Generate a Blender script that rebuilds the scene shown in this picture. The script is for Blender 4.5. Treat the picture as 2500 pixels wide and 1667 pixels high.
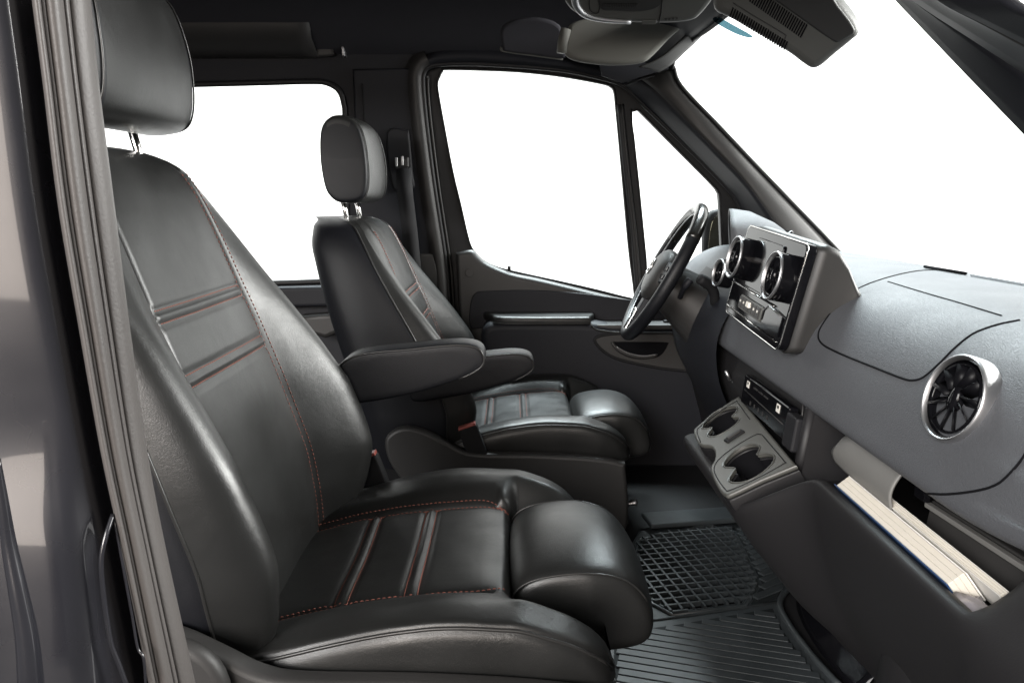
import bpy, bmesh, math, random
import numpy as np
from mathutils import Vector, Matrix, noise
from mathutils.bvhtree import BVHTree
random.seed(7)
for o in list(bpy.data.objects): bpy.data.objects.remove(o)
S = bpy.context.scene
COL = S.collection
R = math.radians

# ------------------------------------------------------------------ camera
CAMZ, PITCH, FPX = 0.80, R(10.5), 1913.0
cd = bpy.data.cameras.new('camera'); cam = bpy.data.objects.new('camera', cd); COL.objects.link(cam)
cam.location = (0, 0, CAMZ); cam.rotation_euler = (R(90) - PITCH, 0, 0)
cd.sensor_width = 36; cd.lens = 36 * FPX / 2500.0; cd.clip_start = 0.02; cd.clip_end = 200
S.camera = cam
# ------------------------------------------------------------------ world, lamps, exposure
w = bpy.data.worlds.new('World'); S.world = w; w.use_nodes = True
w.node_tree.nodes['Background'].inputs[0].default_value = (1.0, 0.98, 0.96, 1)
w.node_tree.nodes['Background'].inputs[1].default_value = 0.11
def area(name, loc, target, sx, sy, power, col):
    l = bpy.data.lights.new(name, 'AREA'); l.shape = 'RECTANGLE'; l.size = sx; l.size_y = sy; l.energy = power; l.color = col
    o = bpy.data.objects.new(name, l); COL.objects.link(o); o.location = loc
    o.rotation_euler = (Vector(target) - Vector(loc)).to_track_quat('-Z', 'Y').to_euler()
    return o
area('left_fill', (-2.6, -3.0, 2.3), (-.3, .6, .6), 3.0, 2.0, 270, (1.0, .98, .96))  # added fill behind the camera, out of view, brightens the dash front
area('warm_fill', (-1.15, -3.6, 1.5), (-.2, .5, .8), 2.1, 2.2, 72, (1.0, .88, .78))  # added warm panel, out of view, for the beige reflection on the body paint
area('front_softbox', (4.2, 1.4, 2.1), (-.2, 1.3, .6), 3.2, 1.5, 310, (1.0, .985, .96))  # added light beyond the windscreen, out of view, for the seat fronts
area('far_side_fill', (.35, 3.7, 3.2), (.15, 1.95, .4), 2.6, 1.1, 300, (.86, .96, 1.0))  # added light, out of view, brightens the driver cushion through the door window
S.view_settings.view_transform = 'Standard'; S.view_settings.look = 'None'
S.view_settings.exposure = 0.9; S.view_settings.gamma = 1.0
S.cycles.max_bounces = 8

# ------------------------------------------------------------------ geometry helpers
CT, ST = math.cos(PITCH), math.sin(PITCH)
def ray(px, py):
    u, v = px - 1250, 833.5 - py
    return Vector((u, CT*FPX + ST*v, -ST*FPX + CT*v))
CAMP = Vector((0, 0, CAMZ))
def U(px, py, Y):                       # a measured point of the photograph at depth Y
    d = ray(px, py); return CAMP + d * (Y / d.y)
def PL(px, py, o, n):                   # ... or on a plane
    d = ray(px, py); n = Vector(n); return CAMP + d * ((Vector(o) - CAMP).dot(n) / d.dot(n))
def GZ(px, py, z):
    d = ray(px, py); return CAMP + d * ((z - CAMZ) / d.z)
def tab(t, x):                          # smooth table lookup
    xs = [a for a, _ in t]; ys = [b for _, b in t]
    if x <= xs[0]: return ys[0]
    if x >= xs[-1]: return ys[-1]
    i = max(k for k in range(len(xs)-1) if xs[k] <= x)
    def m(k):
        if k == 0: return (ys[1]-ys[0])/(xs[1]-xs[0])
        if k == len(xs)-1: return (ys[-1]-ys[-2])/(xs[-1]-xs[-2])
        a = (ys[k]-ys[k-1])/(xs[k]-xs[k-1]); b = (ys[k+1]-ys[k])/(xs[k+1]-xs[k])
        return 0 if a*b <= 0 else 2*a*b/(a+b)
    h = xs[i+1]-xs[i]; t_ = (x-xs[i])/h
    return ((2*t_**3-3*t_**2+1)*ys[i] + (t_**3-2*t_**2+t_)*h*m(i) + (-2*t_**3+3*t_**2)*ys[i+1] + (t_**3-t_**2)*h*m(i+1))
def cr(pts, n=8, closed=False):         # Catmull-Rom through points of any dimension
    P = [np.array(p, float) for p in pts]; N = len(P); out = []
    for i in range(N if closed else N-1):
        if closed: a, b, c, d = P[i-1], P[i], P[(i+1) % N], P[(i+2) % N]
        else:
            b, c = P[i], P[i+1]; a = P[i-1] if i else 2*b-c; d = P[i+2] if i+2 < N else 2*c-b
        for k in range(n):
            t = k/n
            out.append(.5*((2*b)+(c-a)*t+(2*a-5*b+4*c-d)*t*t+(3*b-a-3*c+d)*t**3))
    if not closed: out.append(P[-1])
    return [tuple(p) for p in out]
def rootloc(p):
    v = Vector((0, 0, 0))
    while p: v += p.location; p = p.parent
    return v
def obj(name, me, mat, parent=None, smooth=True):
    o = bpy.data.objects.new(name, me); COL.objects.link(o)
    if parent:
        me.transform(Matrix.Translation(-rootloc(parent))); o.parent = parent
    if mat: me.materials.clear(); me.materials.append(mat)
    if smooth:
        for p in me.polygons: p.use_smooth = True
    me.update()
    return o
def mesh(name, vs, fs, mat, parent=None, smooth=True, sub=0, bevel=0, solid=0, autos=None, recalc=True):
    me = bpy.data.meshes.new(name); me.from_pydata([tuple(v) for v in vs], [], fs)
    if recalc:
        bm = bmesh.new(); bm.from_mesh(me); bmesh.ops.recalc_face_normals(bm, faces=bm.faces); bm.to_mesh(me); bm.free()
    o = obj(name, me, mat, parent, smooth)
    if solid:
        m = o.modifiers.new('solid', 'SOLIDIFY'); m.thickness = solid; m.offset = 0
    if bevel:
        m = o.modifiers.new('bevel', 'BEVEL'); m.width = bevel; m.segments = 3; m.limit_method = 'ANGLE'; m.angle_limit = R(35); m.harden_normals = False
    if sub:
        m = o.modifiers.new('sub', 'SUBSURF'); m.levels = m.render_levels = sub
    return o
def loftdata(rings, closed=True, caps=True):
    n = len(rings[0]); vs = [v for r in rings for v in r]; fs = []
    for i in range(len(rings)-1):
        for j in range(n if closed else n-1):
            a, b = i*n+j, i*n+(j+1) % n
            fs.append((a, b, b+n, a+n))
    if caps and closed:
        fs.append(tuple(range(n))[::-1]); fs.append(tuple(range((len(rings)-1)*n, len(rings)*n)))
    return vs, fs
def loft(name, rings, mat, parent=None, closed=True, caps=True, **k):
    vs, fs = loftdata(rings, closed, caps); return mesh(name, vs, fs, mat, parent, **k)
def tubedata(pts, r, n=8, closed=False, flat=None, up=None):
    P = [Vector(p) for p in pts]; N = len(P); rings = []; prev = None
    for i in range(N):
        a = P[i-1] if (i or closed) else P[0]; b = P[(i+1) % N] if (i < N-1 or closed) else P[-1]
        t = (b-a)
        if t.length < 1e-9: t = Vector((0, 0, 1))
        t.normalize()
        if up is not None: e = Vector(up); e = e - t*e.dot(t)
        elif prev is None:
            e = Vector((0, 0, 1)) if abs(t.z) < .9 else Vector((1, 0, 0)); e = e - t*e.dot(t)
        else: e = prev - t*prev.dot(t)
        e.normalize(); prev = e; f = t.cross(e)
        rr = r[i] if isinstance(r, (list, tuple)) else r
        fl = flat or 1
        rings.append([P[i] + e*rr*math.cos(q)*fl + f*rr*math.sin(q) for q in [2*math.pi*k/n for k in range(n)]])
    if closed: rings.append(rings[0])
    return loftdata(rings, True, not closed)
def tube(name, pts, r, mat, parent=None, n=8, closed=False, flat=None, up=None, **k):
    vs, fs = tubedata(pts, r, n, closed, flat, up); return mesh(name, vs, fs, mat, parent, **k)
def box(name, c, ex, ey, ez, mat, parent=None, bevel=.002, smooth=False):   # centre and three half-axis vectors
    c, ex, ey, ez = Vector(c), Vector(ex), Vector(ey), Vector(ez); vs = []
    for i in (-1, 1):
        for j in (-1, 1):
            for k in (-1, 1): vs.append(c+ex*i+ey*j+ez*k)
    fs = [(0,1,3,2),(4,6,7,5),(0,4,5,1),(2,3,7,6),(0,2,6,4),(1,5,7,3)]
    return mesh(name, vs, fs, mat, parent, smooth=False, bevel=bevel)
class Frame:                            # a plane in the place: 2-D work on it, then extrude along its normal
    def __init__(s, o, ex, ey):
        s.o = Vector(o); s.x = Vector(ex).normalized(); e = Vector(ey); e = e - s.x*e.dot(s.x); s.y = e.normalized(); s.n = s.x.cross(s.y)
    def px(s, px, py, d=0):
        p = PL(px, py, s.o + s.n*d, s.n) - s.o; return (p.dot(s.x), p.dot(s.y))
    def at(s, a, b, d=0): return s.o + s.x*a + s.y*b + s.n*d
    def mat(s):
        return Matrix(((s.x.x, s.y.x, s.n.x, s.o.x), (s.x.y, s.y.y, s.n.y, s.o.y), (s.x.z, s.y.z, s.n.z, s.o.z), (0, 0, 0, 1)))
def plate(name, fr, outline, holes, d0, d1, bevel, mat, parent=None, res=2, smooth=True, fn=None):
    c = bpy.data.curves.new(name, 'CURVE'); c.dimensions = '2D'; c.fill_mode = 'BOTH'
    for loop in [outline] + list(holes):
        sp = c.splines.new('POLY'); sp.points.add(len(loop)-1); sp.use_cyclic_u = True
        for p, q in zip(sp.points, loop): p.co = (q[0], q[1], 0, 1)
    b = min(bevel, abs(d1-d0)/2-1e-4)
    c.extrude = abs(d1-d0)/2 - b; c.bevel_depth = b; c.bevel_resolution = res; c.offset = -b
    t = bpy.data.objects.new('tmp', c); COL.objects.link(t)
    me = bpy.data.meshes.new_from_object(t.evaluated_get(bpy.context.evaluated_depsgraph_get()))
    bpy.data.objects.remove(t); bpy.data.curves.remove(c); me.name = name
    me.transform(Matrix.Translation((0, 0, (d0+d1)/2)))
    me.transform(fr.mat())
    if fn:
        for v in me.vertices: v.co = fn(v.co)
    o = obj(name, me, mat, parent, False)
    if smooth:
        try: me.set_sharp_from_angle(angle=R(40)); [setattr(p, 'use_smooth', True) for p in me.polygons]
        except Exception: pass
    return o
def rrect(x0, y0, x1, y1, r, n=5):
    out = []
    for cx, cy, a in ((x1-r, y1-r, 0), (x0+r, y1-r, 90), (x0+r, y0+r, 180), (x1-r, y0+r, 270)):
        for k in range(n+1):
            q = R(a+90*k/n); out.append((cx+r*math.cos(q), cy+r*math.sin(q)))
    return out
def circ(cx, cy, rx, ry=None, n=32):
    ry = ry or rx; return [(cx+rx*math.cos(2*math.pi*k/n), cy+ry*math.sin(2*math.pi*k/n)) for k in range(n)]
def bvh_of(*objs):
    vs, fs = [], []
    for o in objs:
        off = rootloc(o); b = len(vs)
        vs += [v.co + off for v in o.data.vertices]; fs += [tuple(b+i for i in p.vertices) for p in o.data.polygons]
    return BVHTree.FromPolygons(vs, fs)
def thing(name, label, cat, loc=(0, 0, 0), group=None):
    o = bpy.data.objects.new(name, None); COL.objects.link(o); o.location = loc; o.empty_display_size = .05
    return tag(o, label, cat, group)
def tag(o, label, cat, group=None):
    o['label'] = label; o['category'] = cat
    if group: o['group'] = group
    return o
def stitches(name, pts, nrm, mat, parent, L=.0042, gap=.0026, r=.0007, lift=.0005):
    """short thread stitches laid end to end along a line on the leather"""
    P = [Vector(p) for p in pts]; vs, fs = [], []; acc = 0; k = 0
    cum = [0]
    for i in range(len(P)-1): cum.append(cum[-1] + (P[i+1]-P[i]).length)
    def at(s):
        i = max(0, min(len(P)-2, int(np.searchsorted(cum, s))-1)); t = (s-cum[i])/max(1e-9, cum[i+1]-cum[i])
        return P[i].lerp(P[i+1], t), Vector(nrm[i]).lerp(Vector(nrm[i+1]), t).normalized()
    s = 0
    while s+L < cum[-1]:
        a, na = at(s); b, nb = at(s+L); m, nm = at(s+L/2)
        a = a+na*(lift*.2); b = b+nb*(lift*.2); m = m+nm*(lift+r*.5)
        v, f = tubedata([a, m, b], [r*.6, r, r*.6], 5)
        o = len(vs); vs += v; fs += [tuple(o+i for i in q) for q in f]; s += L+gap
    o = mesh(name, vs, fs, mat, parent, recalc=False); o['kind'] = 'stuff'; return o

# ------------------------------------------------------------------ materials
def mat(name, col, rough=.5, metal=0, spec=.5, bump=0, bscale=400, bdist=.001, var=0, vscale=6, coat=0, rvar=0, voro=False, sheen=0, col2=None, crease=0):
    m = bpy.data.materials.new(name); m.use_nodes = True; nt = m.node_tree; p = nt.nodes['Principled BSDF']
    p.inputs['Base Color'].default_value = (*col, 1); p.inputs['Roughness'].default_value = rough; p.inputs['Metallic'].default_value = metal
    p.inputs['Specular IOR Level'].default_value = spec; p.inputs['Coat Weight'].default_value = coat; p.inputs['Coat Roughness'].default_value = .04
    p.inputs['Sheen Weight'].default_value = sheen
    tc = nt.nodes.new('ShaderNodeTexCoord')
    def nz(scale, detail=3, vec=None):
        n = nt.nodes.new('ShaderNodeTexNoise'); n.inputs['Scale'].default_value = scale; n.inputs['Detail'].default_value = detail
        nt.links.new(vec or tc.outputs['Object'], n.inputs['Vector']); return n
    if var:
        n = nz(vscale, 5); r = nt.nodes.new('ShaderNodeValToRGB'); c2 = col2 or tuple(min(1, c*(1+var)) for c in col); c1 = tuple(c*(1-var) for c in col) if not col2 else col
        r.color_ramp.elements[0].position = .3; r.color_ramp.elements[1].position = .7
        r.color_ramp.elements[0].color = (*c1, 1); r.color_ramp.elements[1].color = (*c2, 1)
        nt.links.new(n.outputs['Fac'], r.inputs['Fac']); nt.links.new(r.outputs['Color'], p.inputs['Base Color'])
    if rvar:
        n = nz(vscale*2.3, 6); q = nt.nodes.new('ShaderNodeMapRange'); q.inputs[1].default_value = .3; q.inputs[2].default_value = .7
        q.inputs[3].default_value = max(.02, rough-rvar); q.inputs[4].default_value = min(1, rough+rvar)
        nt.links.new(n.outputs['Fac'], q.inputs[0]); nt.links.new(q.outputs[0], p.inputs['Roughness'])
    if bump:
        b = nt.nodes.new('ShaderNodeBump'); b.inputs['Strength'].default_value = bump; b.inputs['Distance'].default_value = bdist
        if voro:
            v = nt.nodes.new('ShaderNodeTexVoronoi'); v.feature = 'DISTANCE_TO_EDGE'; v.inputs['Scale'].default_value = bscale
            n0 = nz(bscale*.35, 2); mx = nt.nodes.new('ShaderNodeMix'); mx.data_type = 'VECTOR'; mx.inputs[0].default_value = .012
            nt.links.new(tc.outputs['Object'], mx.inputs[4]); nt.links.new(n0.outputs['Color'], mx.inputs[5]); nt.links.new(mx.outputs[1], v.inputs['Vector'])
            mr = nt.nodes.new('ShaderNodeMapRange'); mr.inputs[2].default_value = .16; nt.links.new(v.outputs['Distance'], mr.inputs[0])
            nt.links.new(mr.outputs[0], b.inputs['Height'])
        else:
            n = nz(bscale, 3); nt.links.new(n.outputs['Fac'], b.inputs['Height'])
        if crease:
            b2 = nt.nodes.new('ShaderNodeBump'); b2.inputs['Strength'].default_value = crease; b2.inputs['Distance'].default_value = .004
            n2 = nz(16, 6); n2.inputs['Roughness'].default_value = .62; n2.inputs['Distortion'].default_value = 1.2
            nt.links.new(n2.outputs['Fac'], b2.inputs['Height']); nt.links.new(b.outputs['Normal'], b2.inputs['Normal']); b = b2
        nt.links.new(b.outputs['Normal'], p.inputs['Normal'])
    return m
M = {}
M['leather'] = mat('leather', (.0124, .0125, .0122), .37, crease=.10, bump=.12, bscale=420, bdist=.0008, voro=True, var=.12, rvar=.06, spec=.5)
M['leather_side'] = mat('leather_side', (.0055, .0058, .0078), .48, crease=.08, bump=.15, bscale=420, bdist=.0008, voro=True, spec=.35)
M['shell'] = mat('seat_shell', (.010, .010, .012), .6, bump=.2, bscale=600, spec=.35)
M['piping'] = mat('piping', (.018, .0175, .017), .33, spec=.5)
M['thread'] = mat('thread', (.25, .085, .06), .7)
M['trim'] = mat('trim_plastic', (.026, .025, .0245), .5, bump=.22, bscale=700, bdist=.0006, var=.1, spec=.45)
M['trim_dark'] = mat('trim_dark', (.0095, .0102, .0138), .6, bump=.2, bscale=700, bdist=.0006, spec=.3)
M['pad'] = mat('dash_pad', (.070, .073, .080), .56, bump=.4, bscale=330, bdist=.0008, voro=True, var=.07, rvar=.06, vscale=4, spec=.36)
M['lower'] = mat('lower_dash', (.011, .0105, .0115), .55, bump=.25, bscale=600, bdist=.0006, spec=.4)
M['head'] = mat('headliner', (.040, .040, .046), .95, bump=.3, bscale=900, spec=.1)
M['rubber'] = mat('seal_rubber', (.010, .010, .011), .55, spec=.4)
M['matrubber'] = mat('mat_rubber', (.029, .034, .037), .42, bump=.25, bscale=250, bdist=.0006, var=.2, vscale=9, rvar=.08)
M['gloss'] = mat('gloss_black', (.004, .004, .005), .09, spec=.16)
M['blade'] = mat('vent_blade', (.004, .004, .005), .4, spec=.12)
M['wheelgloss'] = mat('wheel_gloss', (.012, .012, .011), .22, spec=.5)
M['black'] = mat('matt_black', (.008, .008, .009), .7, spec=.3)
M['void'] = mat('void_black', (.004, .004, .005), .9, spec=.1)
M['chrome'] = mat('chrome', (.75, .74, .72), .12, metal=1, spec=.5)
M['satin'] = mat('satin_silver', (.52, .52, .53), .42, metal=1, rvar=.05)
M['visor'] = mat('visor_vinyl', (.13, .13, .118), .7, bump=.2, bscale=700, var=.06, spec=.3)
M['cover'] = mat('cover_plastic', (.075, .076, .072), .5, bump=.2, bscale=800, spec=.4)
M['coverdark'] = mat('cover_dark', (.028, .028, .028), .5, bump=.2, bscale=800, spec=.4)
M['housing'] = mat('pod_housing', (.019, .0185, .018), .45, bump=.2, bscale=800, spec=.4)
M['olive'] = mat('cup_panel', (.070, .070, .064), .42, bump=.2, bscale=800, bdist=.0005, spec=.5)
M['paint'] = mat('body_paint', (.016, .016, .020), .26, metal=.2, coat=.6, rvar=.06, var=.15, bump=.02, bscale=14, bdist=.002)
M['jamb'] = mat('jamb_trim', (.070, .064, .061), .5, bump=.25, bscale=500, var=.08, spec=.4)
M['pages'] = mat('book_pages', (.60, .56, .49), .8, bump=.3, bscale=200, bdist=.001, var=.04, vscale=30)
M['bluecover'] = mat('book_cover_blue', (.02, .05, .13), .35)
M['whitepaper'] = mat('white_paper', (.72, .70, .66), .7)
M['greyflap'] = mat('grey_flap', (.13, .128, .122), .55, bump=.1, bscale=500, var=.05)
M['red'] = mat('buckle_red', (.30, .07, .055), .4)
M['belt'] = mat('belt_webbing', (.015, .015, .017), .7, bump=.4, bscale=900)
M['label_white'] = mat('icon_white', (.75, .72, .66), .5)
M['white'] = mat('plain_white', (.78, .84, .86), .4)
M['mirror'] = mat('mirror_glass', (.13, .12, .09), .18, metal=1)
M['bag'] = mat('plastic_bag', (.30, .28, .30), .15, spec=.6)
def glassmat(name, tint, refl=.06):
    m = bpy.data.materials.new(name); m.use_nodes = True; nt = m.node_tree; nt.nodes.clear()
    out = nt.nodes.new('ShaderNodeOutputMaterial'); mx = nt.nodes.new('ShaderNodeMixShader'); t = nt.nodes.new('ShaderNodeBsdfTransparent'); g = nt.nodes.new('ShaderNodeBsdfGlossy')
    t.inputs[0].default_value = (*tint, 1); g.inputs['Roughness'].default_value = .01; mx.inputs[0].default_value = refl
    nt.links.new(t.outputs[0], mx.inputs[1]); nt.links.new(g.outputs[0], mx.inputs[2]); nt.links.new(mx.outputs[0], out.inputs[0]); return m
M['glass'] = glassmat('window_glass', (.97, .99, .98), .04)
M['shade_band'] = glassmat('shade_band', (.24, .36, .40), .04)
def emit(name, col, st):
    m = bpy.data.materials.new(name); m.use_nodes = True; nt = m.node_tree; nt.nodes.clear()
    out = nt.nodes.new('ShaderNodeOutputMaterial'); e = nt.nodes.new('ShaderNodeEmission'); e.inputs[0].default_value = (*col, 1); e.inputs[1].default_value = st
    nt.links.new(e.outputs[0], out.inputs[0]); return m

# ------------------------------------------------------------------ glowing white backdrop added outside the glass, also lights the cab
bk = []
for z in (-1.2, 5.5):
    pass
path = [(-7, 3.4), (-7, 5.2), (-4, 6.2), (3, 6.2), (4.6, 5.6), (5.2, 4.2), (5.2, 1.6), (5.1, .2)]
path = cr(path, 6)
o = loft('backdrop', [[(x, y, -1.2) for x, y in path], [(x, y, 4.6) for x, y in path]], emit('glowing_white_sheet', (1, .995, .98), 1.5), closed=False, caps=False)
o['kind'] = 'structure'

# ================================================================== VAN SHELL
FLOOR = .05
van = thing('van_cab', 'dark grey van cab shell with black headliner, pillars and door openings around the seats', 'van cab', (0, 1.45, FLOOR))
YW = 2.27
wall = Frame((0, YW, 0), (1, 0, 0), (0, 0, 1))          # normal = (0,-1,0): towards the camera
LEAN = .10
def lean(v):                                            # the side of the van leans in above the belt line
    v = v.copy(); v.y -= max(0, v.z-.60)*LEAN; return v
def wp(px, py, d=0):                                    # photo point on the leaning wall plane -> (x, z)
    Y = YW - d
    for _ in range(6):
        p = U(px, py, Y); Y = YW - d - max(0, p.z-.60)*LEAN
    return (p.x, p.z)
def wps(l, d=0): return [wp(*p, d) for p in l]
def w3(l, d=0):                                         # the same as 3-D points
    out = []
    for q in l:
        x, z = wp(*q, d); out.append(Vector((x, YW-d-max(0, z-.60)*LEAN, z)))
    return out
# door opening edge (photo measurements), from the B-pillar foot over the header to the A-pillar foot
open_px = [(1100, 820), (1094, 690), (1083, 600), (1060, 450), (1041, 300), (1033, 210), (1036, 178), (1052, 163), (1085, 158), (1150, 157), (1236, 161), (1320, 167), (1389, 175), (1460, 190), (1519, 209), (1565, 252), (1640, 324), (1710, 393), (1774, 459), (1797, 490), (1810, 531), (1818, 600)]
open_xz = wps(open_px)
hole_open = cr([(open_xz[0][0]+.01, .09)] + open_xz, 4) + [(open_xz[-1][0]+.02, .09)]
rw = wps([(120, 214), (300, 211), (480, 207), (640, 203), (760, 200), (800, 204), (828, 222), (840, 255), (843, 300), (846, 500), (846, 640), (838, 672), (815, 684), (780, 687), (560, 694), (120, 704)])
rear_hole = cr(rw, 4, True)
apx = [(1657, 214), (1744, 306), (1861, 429), (2040, 612)]
outline = [(-1.5, .05), (.95, .05), (.95, .52), (.80, .66), (.66, .80), (.50, .965), (.40, 1.06), (.36, 1.12), (.34, 1.20), (.30, 1.34), (-1.5, 1.34)]
plate('side_wall', wall, outline, [hole_open, rear_hole], -.03, 0, .010, M['trim_dark'], van, fn=lean)
# far rear window: pane and rubber lip
rg = [Vector((x, YW+.02-max(0, z-.6)*LEAN, z)) for x, z in rear_hole]
mesh('rear_window_pane', rg, [tuple(range(len(rg)))], M['glass'], van, smooth=False)
tube('rear_window_seal', [Vector((x, YW-.002-max(0, z-.6)*LEAN, z)) for x, z in rear_hole], .008, M['rubber'], van, 8, True)
# ledge under the rear window
a = w3([(600, 700), (850, 692)], .0)
plate('window_ledge', wall, wps([(560, 703), (852, 696), (856, 745), (560, 752)], .03), [], 0, .05, .01, M['trim_dark'], van, fn=lean)
plate('fold_table', wall, wps([(740, 768), (842, 760), (852, 800), (800, 822), (752, 808)], .06), [], .03, .09, .012, M['trim'], van, fn=lean)
# rounded trim roll round the door opening
op3 = [Vector((x, YW-.002-max(0, z-.6)*LEAN, z)) for x, z in cr(open_xz, 5)]
def roll(name, pts, wid, dep, matr, parent, side=1):
    rings = []; N = len(pts)
    for i, p in enumerate(pts):
        t = (pts[min(N-1, i+1)] - pts[max(0, i-1)]).normalized()
        out = Vector((0, -1, 0)).cross(t).normalized() * side       # away from the opening, in the wall plane
        n = Vector((0, -1, 0)); k = wid[i] if isinstance(wid, list) else wid
        rings.append([p + out*k*a + n*dep*b for a, b in [(0, -.6), (0, .15), (.06, .55), (.18, .85), (.36, 1.0), (.6, .85), (.82, .5), (1.0, .0)]])
    return loft(name, rings, matr, parent, closed=False, caps=False, sub=1)
nB = int(len(op3)*.60)
roll('b_pillar_roll', op3[:5*7+1], .052, .022, M['trim'], van, 1)
roll('header_roll', op3[5*7:5*15+1], [.034+.016*math.sin(math.pi*min(1, i/20)) for i in range(41)], .020, M['trim_dark'], van, 1)
tube('door_opening_seal', [p + Vector((0, -.004, 0)) for p in op3], .0065, M['rubber'], van, 8)
tube('door_opening_lip', [Vector((p.x, p.y+.008, p.z)) + (Vector((.012, 0, -.004)) if i < 30 else Vector((0, 0, -.012)) if i < 70 else Vector((-.008, 0, -.008))) for i, p in enumerate(op3[:31])], .004, M['trim'], van, 6)
# B-pillar trim panel with belt adjuster and belt
plate('b_pillar_trim', wall, wps([(862, 170), (1006, 168), (1018, 300), (1036, 480), (1056, 610), (1068, 690), (1072, 900), (900, 900), (890, 690), (872, 430)], .0), [], .0, .014, .008, M['trim_dark'], van, fn=lean)
plate('b_pillar_lower_trim', wall, wps([(1010, 618), (1062, 618), (1078, 700), (1090, 900), (1010, 900)], .0), [], .003, .020, .006, M['trim'], van, fn=lean)
ad = plate('belt_adjuster', wall, cr(wps([(945, 322), (992, 318), (1000, 330), (1008, 420), (1013, 455), (1000, 462), (965, 466), (952, 430)], .02), 4, True), [], .012, .026, .006, M['shell'], van, fn=lean)
g = w3([(970, 402), (995, 396)], .04); box('belt_guide', (g[0]+g[1])/2, (.018, 0, .003), (0, .012, 0), (0, 0, .014), M['trim'], ad, .004)
for q in ((968, 396), (982, 393)):
    gg = w3([q], .056)[0]; box('guide_rib', gg, (.003, 0, 0), (0, .003, 0), (0, 0, .012), M['satin'], ad, .001)
loft('seat_belt', [[p + Vector((-.022, 0, 0)), p + Vector((.022, -.006, 0))] for p in w3([(985, 410), (990, 480), (1000, 560), (1012, 680), (1030, 860)], .05)], M['belt'], van, closed=False, caps=False, solid=.002)
tube('pillar_seam', w3([(884, 205), (893, 330), (902, 470)], .016), .0022, M['black'], van, 6)
plate('grab_panel', wall, cr(wps([(660, 120), (700, 116), (800, 112), (812, 124), (806, 136), (700, 139), (665, 136)], .03), 4, True), [], 0, .018, .006, M['trim'], van, fn=lean)
plate('coat_hook', wall, wps([(830, 112), (838, 112), (842, 136), (834, 138)], .03), [], 0, .026, .004, M['satin'], van, fn=lean)
# far A-pillar: dark inner face, lighter face towards the windscreen
L0 = cr(w3([(1519, 209), (1565, 252), (1640, 324), (1710, 393), (1774, 459), (1797, 490), (1812, 535), (1820, 640)], .0), 5)
L1 = cr([U(*p) for p in [(1560, 190, 2.17), (1606, 226, 2.14), (1680, 300, 2.12), (1745, 366, 2.10), (1812, 436, 2.09), (1850, 485, 2.08), (1897, 556, 2.07), (1925, 640, 2.06)]], 5)
L2 = cr([U(*p) for p in [(1640, 168, 2.13), (1660, 216, 2.12), (1746, 307, 2.11), (1800, 364, 2.10), (1862, 429, 2.10), (1920, 489, 2.09), (2000, 571, 2.09), (2048, 622, 2.09)]], 5)
def strip(name, A, B, bulge, matr, parent, n=5):
    rings = []
    for p, q in zip(A, B):
        p, q = Vector(p), Vector(q)
        rings.append([p.lerp(q, k/n) + Vector((0, -bulge*math.sin(math.pi*k/n), 0)) for k in range(n+1)])
    return loft(name, rings, matr, parent, closed=False, caps=False, solid=.004)
strip('a_pillar_inner_trim', L0, L1, .010, M['trim_dark'], van)
strip('a_pillar_outer_trim', L1, L2, .006, M['trim'], van)
tube('windscreen_seal', [Vector(p)+Vector((.004, 0, .004)) for p in L2], .0055, M['rubber'], van, 8)
tube('a_pillar_seam', w3([(1519, 210), (1560, 196), (1612, 182)], .075), .0018, M['black'], van, 6)
# windscreen header and pane
HE = cr([U(*p) for p in [(1640, 168, 2.13), (1650, 135, 2.06), (1690, 98, 1.92), (1749, 56, 1.75)]] + [Vector((.47, 1.45, 1.19)), Vector((.46, 1.1, 1.19)), Vector((.40, .72, 1.14)), Vector((.30, .62, 1.02))], 6)
strip('windscreen_header', HE, [Vector((p[0]-.13, p[1], p[2]+.03)) for p in HE], 0, M['trim_dark'], van)
tube('windscreen_top_seal', HE, .006, M['rubber'], van, 8)
base = cr([(.86, 2.10, .655), (.91, 1.9, .66), (.95, 1.45, .662), (.93, 1.0, .66), (.87, .70, .655)], 8)
def along(pl, t):
    f = t*(len(pl)-1); i = min(len(pl)-2, int(f)); return Vector(pl[i]).lerp(Vector(pl[i+1]), f-i)
top = [(.43, 2.12, 1.10)] + [p for p in HE[6:-8]] + [(.38, .70, 1.08)]
rings = []
for i in range(25):
    t = i/24; a, b = along(top, t), along(base, t); bul = .10*math.sin(math.pi*t)
    rings.append([a.lerp(b, k/10) + Vector((bul*math.sin(math.pi*k/10), 0, bul*.6*math.sin(math.pi*k/10))) for k in range(11)])
loft('windscreen_pane', rings, M['glass'], van, closed=False, caps=False)
plate('header_corner', wall, wps([(1470, 186), (1519, 203), (1562, 192), (1630, 176), (1640, 165), (1646, 138), (1690, 96), (1640, 50), (1450, 110)], .05), [], .045, .05, .001, M['trim_dark'], van, fn=lean)
# headliner: cove above the far door, ceiling, rear cove
rings = []
for X in np.linspace(-1.5, .36, 24):
    dz = .03*math.sin((X+1.5)*2.0)
    f = max(0, (X-.1)/.3)
    rings.append([Vector((X, y, z-.06*f*f)) for y, z in [(2.23, 1.165), (2.16, 1.20), (2.10, 1.26), (2.03, 1.315), (1.9, 1.345), (1.5, 1.365), (1.0, 1.36), (.66, 1.33), (.56, 1.26), (.52, 1.16)]])
loft('headliner', rings, M['head'], van, closed=False, caps=False, sub=1)
rings = [[Vector((X, y, z)) for y, z in [(2.245, 1.165), (2.20, 1.17), (2.14, 1.20), (2.12, 1.26), (2.15, 1.30)]] for X in (-1.5, -1.0, -.56, -.52)]
loft('rear_cornice', rings, M['trim'], van, closed=False, caps=False, solid=.01)
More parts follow.
